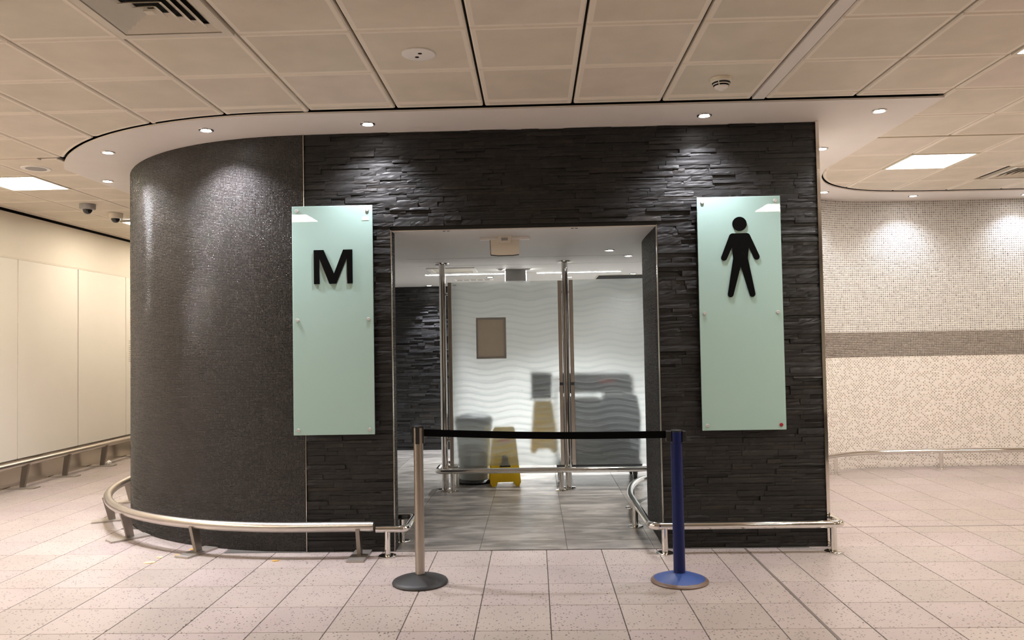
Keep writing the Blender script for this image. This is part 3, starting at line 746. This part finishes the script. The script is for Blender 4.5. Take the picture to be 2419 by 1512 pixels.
f.build('frame', 'plastic', t); MB().box(-.22, .22, -.22, .22, -.004, 0).build('panel', 'cream', t)
t = thing('slot_vent', 'slim white slot vent on the ceiling above the glass screen', 'vent', (-.78, 10.2, ICZ))
MB().box(-.25, .25, -.09, .09, -.008, 0).build('frame', 'plastic', t)
for k in range(5): MB().box(-.22+k*.09, -.15+k*.09, -.06, .06, -.010, -.007).build('slot', 'greyplastic', t)
t = thing('linear_slot', 'black linear slot in the ceiling at the right behind the screen', 'vent', (1.32, 10.15, ICZ))
MB().box(-.5, .62, -.25, .30, -.006, 0).build('frame', 'metalwhite', t); MB().box(-.48, .62, -.23, .29, -.010, -.005).build('slot', 'blackmatt', t)

# ceiling fittings of the hall
o = .294
def diffuser(label, x, y):
    t = thing('air_diffuser', label, 'diffuser', (x, y, ZC), group='square air diffusers')
    f = MB()
    for (a, b, c, d) in ((-o,o,-o,-.25),(-o,o,.25,o),(-o,-.25,-.25,.25),(.25,o,-.25,.25)): f.box(a, b, c, d, -.008, .02)
    f.build('frame', 'metalwhite', t); MB().box(-.27, .27, -.27, .27, .055, .065).build('plenum', 'blackmatt', t)
    for k, h in enumerate((.245, .198, .151, .104, .057)):
        i = h-.040; v = []; fs = []
        for (r, z) in ((h, -.004), (h, -.001), (i, .024), (i, .021)): v += [(-r,-r,z),(r,-r,z),(r,r,z),(-r,r,z)]
        for a in range(4):
            for q in range(4): fs.append((a*4+q, a*4+(q+1)%4, ((a+1)%4)*4+(q+1)%4, ((a+1)%4)*4+q))
        MB().add(v, fs).build('louvre', 'metalwhite', t)
    MB().box(-.022, .022, -.022, .022, -.006, 0).build('core', 'metalwhite', t)
diffuser('square louvred air diffuser in the ceiling at the top left', -1.811, 3.624)
diffuser('square louvred air diffuser at the right edge beyond the light panel', 4.94, 7.824)
t = thing('ceiling_speaker', 'round grey-faced ceiling speaker by the curved soffit on the left', 'speaker', (-4.36, 6.68, ZC))
MB().lathe([(.085,-.004),(.112,-.006),(.118,-.001),(.118,.004)], 36).build('rim', 'plastic', t, smooth=True)
MB().lathe([(.0,-.007),(.05,-.0065),(.084,-.005),(.084,0)], 36).build('grille', 'speaker', t, smooth=True)
t = thing('ceiling_disc', 'flat white ceiling disc with two dark holes', 'ceiling disc', (-.613, 4.253, ZC))
MB().lathe([(.0,-.010),(.080,-.010),(.092,-.006),(.094,0)], 40).build('plate', 'plastic', t, smooth=True)
for x, y in ((-.012, .022), (.012, -.03)): MB().lathe([(.0115,-.0115),(.0115,-.008)], 16, (x, y, 0)).build('hole', 'blackmatt', t)
t = thing('smoke_detector', 'white smoke detector with black slots near the soffit', 'smoke detector', (1.187, 4.80, ZC))
MB().lathe([(.052,-.022),(.063,-.018),(.064,0)], 36).build('base', 'cream', t, smooth=True)
MB().lathe([(.0,-.075),(.014,-.074),(.018,-.068),(.030,-.064),(.040,-.058),(.056,-.026),(.056,-.020)], 36).build('chamber', 'plastic', t, smooth=True)
for (za, zb, ra, rb) in ((-.036, -.028, .0515, .0555), (-.050, -.042, .0445, .0485)):
    for k in range(4):
        m = MB(); v = []; fs = []; a0 = -PI/2+.30+k*PI/2; n = 8
        for j in range(n+1):
            a = a0+j*(PI/2-.12)/n-.75
            for (r, z) in ((ra+.001, za), (rb+.001, zb)): v.append((r*math.cos(a), r*math.sin(a), z))
        for j in range(n): fs.append((2*j, 2*j+2, 2*j+3, 2*j+1))
        for p in list(v): v.append((p[0]*.94, p[1]*.94, p[2]))
        q = 2*(n+1)
        for j in range(n): fs.append((q+2*j, q+2*j+1, q+2*j+3, q+2*j+2)); fs.append((2*j, q+2*j, q+2*j+2, 2*j+2)); fs.append((2*j+1, 2*j+3, q+2*j+3, q+2*j+1))
        m.add(v, fs).build('slot', 'blackmatt', t)
for (x, y, mt, nm) in ((-4.88, 8.36, 'greyplastic', 'grey dome camera on the ceiling, the nearer of two'), (-4.90, 8.97, 'cream', 'cream dome camera on the ceiling, the farther of two')):
    t = thing('dome_camera', nm, 'camera', (x, y, ZC), group='dome security cameras')
    MB().lathe([(.045,-.062),(.076,-.058),(.082,-.046),(.082,0)], 32).build('housing', mt, t, smooth=True)
    MB().lathe([(.0,-.110),(.018,-.108),(.036,-.096),(.048,-.076),(.050,-.060)], 32).build('dome', 'dome', t, smooth=True)

# ------------------------------------------------------------------ door-head fittings inside the opening
t = thing('door_sensor_box', 'cream hanging box with sensor under the door head', 'sensor box', (-.222, 6.25, ICZ))
MB().box(-.20, .20, -.035, .015, -.022, 0).build('mounting_bar', 'plastic', t, bevel=.003)
s_ = MB().prism_y([(-.054,0),(.054,0),(.048,-.052),(-.048,-.052)], -.075, -.036).build('sensor', 'cream', t)
MB().box(-.026, .026, -.078, -.075, -.036, -.014).build('window', 'greyplastic', s_)
MB().prism_y([(-.118,-.022),(.118,-.022),(.112,-.14),(.06,-.147),(-.06,-.147),(-.112,-.14)], -.014, .016).build('panel', 'cream', t)
MB().prism_y([(-.121,-.022),(-.118,-.022),(-.112,-.14),(-.06,-.147),(.06,-.147),(.112,-.14),(.112,-.145),(.06,-.152),(-.06,-.152),(-.116,-.145)], -.016, .018).build('gasket', 'black', t)

# ------------------------------------------------------------------ glass screen with posts
GY = 8.15
t = thing('glass_screen', 'frosted glass screen with etched waves between the two tall posts', 'glass screen', (-.31, GY, 0))
MB().box(-.556, .562, -.006, .006, .247, 2.172).build('glass_pane', 'frosted', t)
for x in (-.573, .583): MB().box(x-.018, x+.021, -.016, .016, .247, 2.172).build('edge_channel', 'steel', t, bevel=.003)
for z in (.29, .52, 2.05): MB().tube([(-.591,0,z),(-.610,0,z)], .014, 12).build('bracket', 'chrome', t, smooth=True)
for z in (.29, 2.05): MB().tube([(.604,0,z),(.607,0,z)], .014, 12).build('bracket', 'chrome', t, smooth=True)
MB().box(.566, .603, -.02, -.015, 1.075, 1.105).build('tape', 'black', t)
MB().box(-.535, -.50, -.008, -.0062, 2.135, 2.148).build('maker_tag', 'noticeframe', t)
t = thing('glass_screen', 'frosted glass screen with etched waves right of the middle post', 'glass screen', (.76, GY, 0))
MB().box(-.347, .52, -.006, .006, .247, 2.178).build('glass_pane', 'frosted', t)
MB().box(-.388, -.347, -.016, .016, .247, 2.178).build('edge_channel', 'steel', t, bevel=.003)
for z in (.29, 2.05): MB().tube([(-.388,0,z),(-.393,0,z)], .014, 12).build('bracket', 'chrome', t, smooth=True)
MB().box(-.386, -.349, -.02, -.015, 1.075, 1.105).build('tape', 'black', t)
for x, nm in ((-.957, 'tall polished steel post at the left edge of the glass screen'), (.332, 'tall polished steel post between the two glass screens')):
    t = thing('screen_post', nm, 'post', (x, GY, 0), group='tall screen posts')
    MB().lathe([(.034,.008),(.034,ICZ-.008)], 28).build('tube', 'chrome', t, smooth=True)
    MB().lathe([(.075,.0045),(.075,.012),(.066,.016),(.034,.018)], 32).build('foot_flange', 'chrome', t, smooth=True)
    MB().lathe([(.036,ICZ-.016),(.08,ICZ-.012),(.085,ICZ-.001)], 32).build('top_flange', 'chrome', t, smooth=True)
t = thing('framed_notice', 'brown framed notice fixed to the frosted glass', 'notice', (-.45, GY-.0065, 1.58))
f = MB()
for (a, b, c, d) in ((-.157,.157,.195,.216),(-.157,.157,-.216,-.195),(-.157,-.137,-.195,.195),(.137,.157,-.195,.195)): f.box(a, b, -.018, 0, c, d)
f.build('frame', 'noticeframe', t, bevel=.002); MB().box(-.137, .137, -.006, 0, -.195, .195).build('backing', 'notice', t)
# screen rail
def rail(name, label, path, r, feet, rail_mat='chrome', z=.195, foot_r=.065, group='steel bumper rails', fr=.85, ground=0):
    t = thing(name, label, 'rail', (feet[0][0], feet[0][1], ground), group=group)
    O = Vector((feet[0][0], feet[0][1], ground))
    MB().tube([Vector(p)-O for p in path], r, 18).build('tube', rail_mat, t, smooth=True)
    for (x, y) in feet:
        MB().lathe([(r*fr,.010),(r*fr,z-ground-.01)], 20, (x-O.x, y-O.y, 0)).build('leg', rail_mat, t, smooth=True)
        MB().lathe([(foot_r,.0008),(foot_r,.007),(foot_r*.9,.010),(r*fr,.011)], 28, (x-O.x, y-O.y, 0)).build('foot_plate', rail_mat, t, smooth=True)
    return t
rail('bumper_rail', 'low steel rail in front of the glass screens', bend([(-.84,8.36,.215),(-1.025,8.36,.215),(-1.025,8.02,.215),(1.30,8.02,.215)], .07), .028, [(-.865,8.02),(.255,8.02),(-.85,8.36)], z=.215, ground=.004)
rail('bumper_rail', 'short hooked steel rail at the left foot of the doorway', bend([(-1.165,5.615,.195),(-.945,5.615,.195),(-.945,6.02,.195),(-1.25,6.02,.195)], .06), .025, [(-1.083,5.615),(-1.05,6.03)])
pr_ = [Vector(p) for p in bend([(2.165,6.05,.195),(2.165,5.615,.195),(.805,5.615,.195),(.800,6.55,.195)], .07)] + [p+Vector((0,0,0)) for p in catmull([(.800,6.55,.195),(.812,6.85,.195),(.885,7.25,.195),(1.0,7.52,.195),(1.15,7.68,.195)], 6)[1:]]
rail('bumper_rail', 'steel rail wrapping the right slate pier and curving into the doorway', pr_, .027, [(.905,5.615),(2.095,5.615),(.800,6.43),(.865,7.16)])
lwr = []
for i in range(2, len(lw)-2):
    a, b = Vector(lw[i-1]), Vector(lw[i+1]); tt = (b-a).normalized(); p = Vector(lw[i])+Vector((tt.y, -tt.x))*.15
    if 2.75 < p.x < 6.8: lwr.append((p.x, p.y, .205))
def near_x(x): return min(lwr, key=lambda p: abs(p[0]-x))
rail('bumper_rail', 'chrome rail along the foot of the pale mosaic wall', lwr, .026, [near_x(3.36)[:2], near_x(4.62)[:2], near_x(5.9)[:2]], z=.205)

# heavy brushed rail round the column and along the left wall
def strut_foot(t, O, x, y, ang, z, lean=.05, plate=(.30, .125)):
    # ang: direction (plan) pointing from the wall outwards
    ca, sa = math.cos(ang), math.sin(ang)
    def P(u, v, w): return (x-O[0]+ca*u-sa*v, y-O[1]+sa*u+ca*v, w)
    a, b = plate[0]/2, plate[1]/2; m = MB(); off = -.02
    vs = [P(sx*a+off, sy*b, w) for w in (.0005, .014) for (sx, sy) in ((-1,-1),(1,-1),(1,1),(-1,1))]
    m.add(vs, [(0,3,2,1),(4,5,6,7),(0,1,5,4),(1,2,6,5),(2,3,7,6),(3,0,4,7)]).build('base_plate', 'footsteel', t)
    m = MB(); th = .014
    prof = [(-.062, .014), (-.006, .014), (.046, z-.012), (-.030, z-.012)]
    vs = [P(u, s*th, w) for s in (-1, 1) for (u, w) in prof]
    m.add(vs, [(0,1,2,3),(7,6,5,4),(0,4,5,1),(1,5,6,2),(2,6,7,3),(3,7,4,0)]).build('leg', 'legsteel', t)
RR = 2.385; RZ = .222
path = [(-1.19, CY-RR, RZ), (-1.205, CY-RR, RZ), (-1.45, CY-RR, RZ)] + [(p[0], p[1], RZ) for p in arc(RR, 1.5*PI, PI-.15, 60)]
t = thing('bumper_rail', 'heavy brushed steel rail curving round the black mosaic column', 'rail', (-1.285, CY-RR, 0), group='steel bumper rails')
O = Vector((-1.285, CY-RR, 0))
MB().tube([Vector(p)-O for p in path], .036, 22).build('tube', 'brushed', t, smooth=True)
MB().tube([(.095,0,RZ),(.104,0,RZ),(.110,0,RZ)], .034, 22).build('end_cap', 'brushed', t, smooth=True)
strut_foot(t, O, -1.285, CY-RR, -PI/2, RZ)
for a in (1.5*PI-.357, 1.5*PI-.735, 1.5*PI-1.09, 1.5*PI-1.46): strut_foot(t, O, CX+RR*math.cos(a), CY+RR*math.sin(a), a, RZ)
t = thing('bumper_rail', 'long brushed steel rail along the cream wall at the left', 'rail', (-5.70, 8.56, 0), group='steel bumper rails')
O = Vector((-5.70, 8.56, 0))
MB().tube([(0,-4,.285),(0,3.8,.285)], .036, 22).build('tube', 'brushed', t, smooth=True)
for y in (6.95, 7.75, 8.56, 9.34, 10.16, 11.05, 11.9): strut_foot(t, O, -5.70, y, 0, .285)
tis = MB(); vv = []
for j in range(6):
    for k in range(9):
        ph = PI*j/5; r = .032*(1+.28*math.sin(3.1*k+2.3*j)); vv.append((r*math.sin(ph)*math.cos(2*PI*k/9), r*math.sin(ph)*math.sin(2*PI*k/9), .028-r*math.cos(ph)*.8))
tis.add(vv, [(j*9+k, j*9+(k+1)%9, (j+1)*9+(k+1)%9, (j+1)*9+k) for j in range(5) for k in range(9)])
tag(tis.build('crumpled_tissue', 'tissue', None, (-5.66, 10.19, .014)), 'crumpled white tissue lying by the left wall rail', 'tissue')

# ------------------------------------------------------------------ signs
def sign(name, label, x0, x1, z0, z1):
    t = thing(name, label, 'sign', ((x0+x1)/2, 5.70, z0))
    w = (x1-x0)/2; h = z1-z0
    MB().box(-w, w, 0, .012, 0, h).build('glass_panel', 'signglass', t, bevel=.004)
    for xs in (-w+.038, w-.038):
        for zz in (.036, h/2, h-.036):
            red = name == 'pictogram_sign' and xs > 0 and zz < .1
            o = MB().lathe([(.0115,-.007),(.013,-.005),(.013,0)], 20, (xs, 0, zz), 'y').build('stud', 'redstud' if red else 'studmetal', t, smooth=True)
            if red: o['label'] = 'red stud'
            MB().lathe([(.009,.012),(.009,.075)], 14, (xs, 0, zz), 'y').build('spacer', 'steel', t, smooth=True)
    return t
ts = sign('letter_sign', 'tall mint glass sign with a black letter M left of the doorway', -1.785, -1.182, .866, 2.562)
mp = [(200,327),(258,327),(320,468),(376,327),(431,327),(431,528),(399,528),(397,375),(333,528),(292,528),(232,375),(234,528),(200,528)]
MB().prism_y([((p[0]-315.5)/231*.288+.006, 1.241-.132*0-(p[1]-427.5)/201*.252) for p in mp], -.007, -.0005).build('letter', 'blackletter', ts)
MB().box(.225, .275, -.0015, -.0003, 1.582, 1.608).build('sticker', 'sticker', ts)
ts = sign('pictogram_sign', 'tall mint glass sign with a black standing-man pictogram right of the doorway', 1.209, 1.815, .858, 2.562)
def ends(cx, cy, r, a0, a1, n=8): return [(cx+r*math.cos(a0+(a1-a0)*k/n), cy+r*math.sin(a0+(a1-a0)*k/n)) for k in range(n+1)]
D = math.radians
body = [(316,270),(398,270)] + ends(397,291,21,D(-80),D(-28),5) + ends(454,408,17,D(-24),D(156)) + [(410,350),(403,415)] + ends(428,622,16.5,D(-12),D(165)) + [(362,460)] + ends(303,622,16.5,D(15),D(192)) + [(319,415),(313,350)] + ends(267,410,17,D(24),D(204)) + ends(317,291,21,D(208),D(260),5)
ux = lambda px, py: (1600+px/2.439-.0172*(440+py/2.439-608)-1747)*.003075
uz = lambda py: 2.411-(440+py/2.439-512)*.00309-.858
po = MB().prism_y([(ux(px, py), uz(py)) for px, py in body], -.007, -.0005).build('pictogram_body', 'blackletter', ts)
MB().lathe([(.0518,-.007),(.0518,-.0005)], 40, (ux(357,216), 0, uz(216)), 'y').build('pictogram_head', 'blackletter', ts)

# ------------------------------------------------------------------ belt barrier
t = thing('belt_post', 'silver belt barrier post with black base and black belt', 'barrier post', (-.755, 4.985, 0))
MB().lathe([(.176,.0005),(.178,.008),(.172,.018),(.155,.026),(.075,.050),(.034,.058),(.034,.060)], 48).build('base', 'rubber', t, smooth=True)
m = MB(); v = []; n = 48                                              # fluted aluminium post
for z in (.05, .985):
    for k in range(n):
        a = 2*PI*k/n; r = .0305-(.004 if k % 12 in (5, 6) else 0); v.append((r*math.cos(a), r*math.sin(a), z))
m.add(v, [(k,(k+1)%n,n+(k+1)%n,n+k) for k in range(n)]+[tuple(range(n-1,-1,-1)), tuple(range(n,2*n))]).build('post', 'postmetal', t)
for k in range(4):
    a = PI/4+k*PI/2
    o = MB().prism_y([(-.0125,.885),(.0125,.885),(.0125,.995),(-.0125,.995)], -.038, -.024).build('top_clip', 'black', t); o.rotation_euler = (0, 0, a+PI/4)
MB().lathe([(.027,.984),(.030,.986),(.030,.996),(.022,.999)], 32).build('cap', 'black', t, smooth=True)
m = MB(); v = []; n = 30
for k in range(n+1):
    s = k/n; x = .036+(1.577-.036)*s; y = -.004-.01*s; sag = -.012*math.sin(PI*s)
    zt = .976+(.944-.976)*s+sag
    for (dy, dz) in ((-.001, 0), (.001, 0), (.001, -.045), (-.001, -.045)): v.append((x, y+dy, zt+dz))
fs = [(4*k+q, 4*k+4+q, 4*k+4+(q+1)%4, 4*k+(q+1)%4) for k in range(n) for q in range(4)] + [(0,1,2,3), (4*n+3,4*n+2,4*n+1,4*n)]
m.add(v, fs).build('belt', 'belt', t)
t = thing('belt_post', 'dark blue belt barrier post with a worn blue base', 'barrier post', (.888, 4.97, 0))
MB().lathe([(.178,.0005),(.180,.007),(.174,.014),(.160,.020),(.085,.046),(.042,.056),(.042,.058)], 48).build('base', 'bluebase', t, smooth=True)
MB().lathe([(.0365,.045),(.0365,.938)], 36).build('post', 'bluepaint', t, smooth=True)
MB().lathe([(.030,.937),(.036,.938),(.036,.948),(.028,.952)], 32).build('cap', 'black', t, smooth=True)
MB().box(-.066, -.034, -.022, .022, .878, .945).build('belt_clip', 'black', t, bevel=.004)
MB().box(.034, .060, -.026, .026, .874, .944).build('cassette', 'black', t, bevel=.005)
MB().box(-.018, .018, .034, .056, .874, .944).build('rear_clip', 'black', t, bevel=.004)
for x in (-.030, .030): MB().lathe([(.004,-.036),(.004,-.02)], 10, (x, 0, .872), 'y').build('rivet', 'chrome', t)

# ------------------------------------------------------------------ cleaning things behind the screen
def a_sign(t, w, h, mat, legs=True, print_=True):
    for s in (-1, 1):
        a = MB(); zb, zt = 0.0, h
        pts = [(-w/2,.04),(-w/2+.02,0),(-w/2+.055,0),(-w/2+.085,.045),(w/2-.085,.045),(w/2-.055,0),(w/2-.02,0),(w/2,.04),(w*.36,h-.03),(w*.30,h),(-w*.30,h),(-w*.36,h-.03)]
        n = len(pts); d = .115
        v = [(x, s*(d*(1-z/h)+.008), z) for x, z in pts]+[(x, s*(d*(1-z/h)+.001), z) for x, z in pts]
        a.add(v, [tuple(range(n)), tuple(range(2*n-1,n-1,-1))]+[(i,(i+1)%n,n+(i+1)%n,n+i) for i in range(n)])
        p = a.build('leaf', mat, t)
        if print_ and s < 0:
            for (x0, x1, z0, z1, mt) in ((-.07,.07,.46,.49,'redprint'),(-.06,.06,.20,.24,'black'),(-.035,.035,.24,.32,'black'),(-.08,.08,.155,.17,'redprint')):
                q = MB(); f2 = lambda z: s*(d*(1-z/h)+.0088)
                q.add([(x0,f2(z0),z0),(x1,f2(z0),z0),(x1*.8,f2(z1),z1),(x0*.8,f2(z1),z1),(x0,f2(z0)+.0006,z0),(x1,f2(z0)+.0006,z0),(x1*.8,f2(z1)+.0006,z1),(x0*.8,f2(z1)+.0006,z1)],
                      [(0,1,2,3),(7,6,5,4),(0,4,5,1),(1,5,6,2),(2,6,7,3),(3,7,4,0)]); q.build('printed_mark', mt, p)
            for k in range(9):
                x = -.09+k*.0225; q = MB(); f3 = lambda z: s*(d*(1-z/h)+.0085)
                q.add([(x,f3(.06),.06),(x+.006,f3(.06),.06),(x*.9+.006,f3(.13),.13),(x*.9,f3(.13),.13),(x,f3(.06)-.0025,.06),(x+.006,f3(.06)-.0025,.06),(x*.9+.006,f3(.13)-.0025,.13),(x*.9,f3(.13)-.0025,.13)],
                      [(0,1,2,3),(7,6,5,4),(0,4,5,1),(1,5,6,2),(2,6,7,3),(3,7,4,0)]); q.build('rib', mat, p)
t = thing('floor_sign', 'yellow folding wet-floor sign standing behind the frosted glass', 'floor sign', (-.345, 8.41, .004), .12)
a_sign(t, .33, .62, 'yellow')
t = thing('waste_bin', 'grey waste bin on a black base behind the left of the glass', 'bin', (-.68, 8.58, .004))
MB().lathe([(.19,0),(.20,.02),(.18,.04),(.17,.045)], 36).build('base', 'black', t, smooth=True)
MB().lathe([(.165,.04),(.20,.66),(.19,.66),(.18,.60)], 36).build('body', 'bingrey', t, smooth=True)
MB().lathe([(.205,.64),(.21,.68),(.19,.72),(.10,.75),(.0,.755)], 36).build('liner', 'trolley', t, smooth=True)
# trolley
t = thing('cleaning_trolley', 'dark cleaning trolley on castors behind the right glass screen', 'trolley', (.66, 8.80, .004))
MB().box(-.44, .50, -.22, .22, .15, .20).build('deck', 'trolley', t, bevel=.01)
MB().box(-.36, .06, -.20, .20, .20, .90).build('bucket', 'trolley', t, bevel=.03)
MB().prism_y([(.08,.20),(.48,.20),(.50,.70),(.46,.93),(.10,.93),(.06,.70)], -.21, .20).build('waste_bag', 'darkfabric', t, bevel=.03)
MB().prism_y([(-.39,.95),(.44,.95),(.40,1.16),(-.36,1.17)], -.12, .16).build('top_bag', 'darkfabric', t, bevel=.02)
for x in (-.42, .46): MB().tube([(x,.18,.2),(x,.18,1.12)], .016, 12).build('upright', 'steel', t, smooth=True)
MB().tube([(-.42,.18,1.10),(.46,.18,1.10)], .014, 12).build('handle', 'steel', t, smooth=True)
MB().box(.05, .22, -.125, -.121, 1.06, 1.10).build('red_label', 'redprint', t)
for x in (-.40, .42):
    for y in (-.18, .18):
        w_ = MB().lathe([(.034,-.018),(.058,-.018),(.065,-.009),(.065,.009),(.058,.018),(.034,.018)], 28, (x, y, .065), 'x').build('castor_wheel', 'wheel', t, smooth=True)
        fk = MB(); fk.box(x-.028, x-.022, y-.018, y+.018, .06, .15).box(x+.022, x+.028, y-.018, y+.018, .06, .15).box(x-.026, x+.026, y-.022, y+.022, .13, .15)
        fk.build('castor_fork', 'steel', w_)
t2 = thing('floor_sign', 'folded yellow floor sign hung on the end of the trolley, blurred by the glass', 'floor sign', (.085, 8.69, .30), .0)
a_sign(t2, .30, .58, 'yellowdull', print_=False)
t2.scale = (1, .25, 1)
MB().tube([(-.16,-.02,.60),(.16,-.02,.60)], .008, 10).build('hook_bar', 'steel', t2)
bg = MB().prism_y([(-.13,-.15),(.10,-.15),(.11,.14),(-.13,.16)], -.10, .10).build('jacket_bundle', 'darkfabric', None, (.085, 8.80, 1.04), bevel=.02)
tag(bg, 'dark cloth bundle on the trolley end above the hung yellow sign', 'cloth')

# ------------------------------------------------------------------ crumbs on the floor
def crumb(label, x, y, l, w, rz, mat):
    m = MB(); v = []
    for z, s in ((.001, 1), (.007, .85)):
        for k in range(7):
            a = 2*PI*k/7; q = s*random.uniform(.8, 1.1); v.append((l*q*math.cos(a), w*q*math.sin(a), z))
    m.add(v, [tuple(range(6,-1,-1)), tuple(range(7,14))]+[(k,(k+1)%7,7+(k+1)%7,7+k) for k in range(7)])
    o = m.build('food_crumb', mat, None, (x, y, 0)); o.rotation_euler = (0, 0, rz); tag(o, label, 'crumb', 'crumbs dropped by the column')
crumb('pale squashed crumb on the floor, farthest left of the crumbs', -2.76, 5.50, .048, .022, .2, 'palecrumb')
crumb('pale crumb on the floor just behind the farthest left crumb', -2.757, 5.635, .03, .016, -.3, 'palecrumb')
crumb('orange crumb tucked beside the base plate under the column rail', -2.655, 5.70, .022, .012, .9, 'crumb')
crumb('orange crumb between the column rail foot and the mosaic', -2.614, 5.86, .026, .010, .3, 'crumb')
crumb('orange crumb alone on the floor below the letter M sign', -1.867, 5.516, .030, .011, .2, 'crumb')
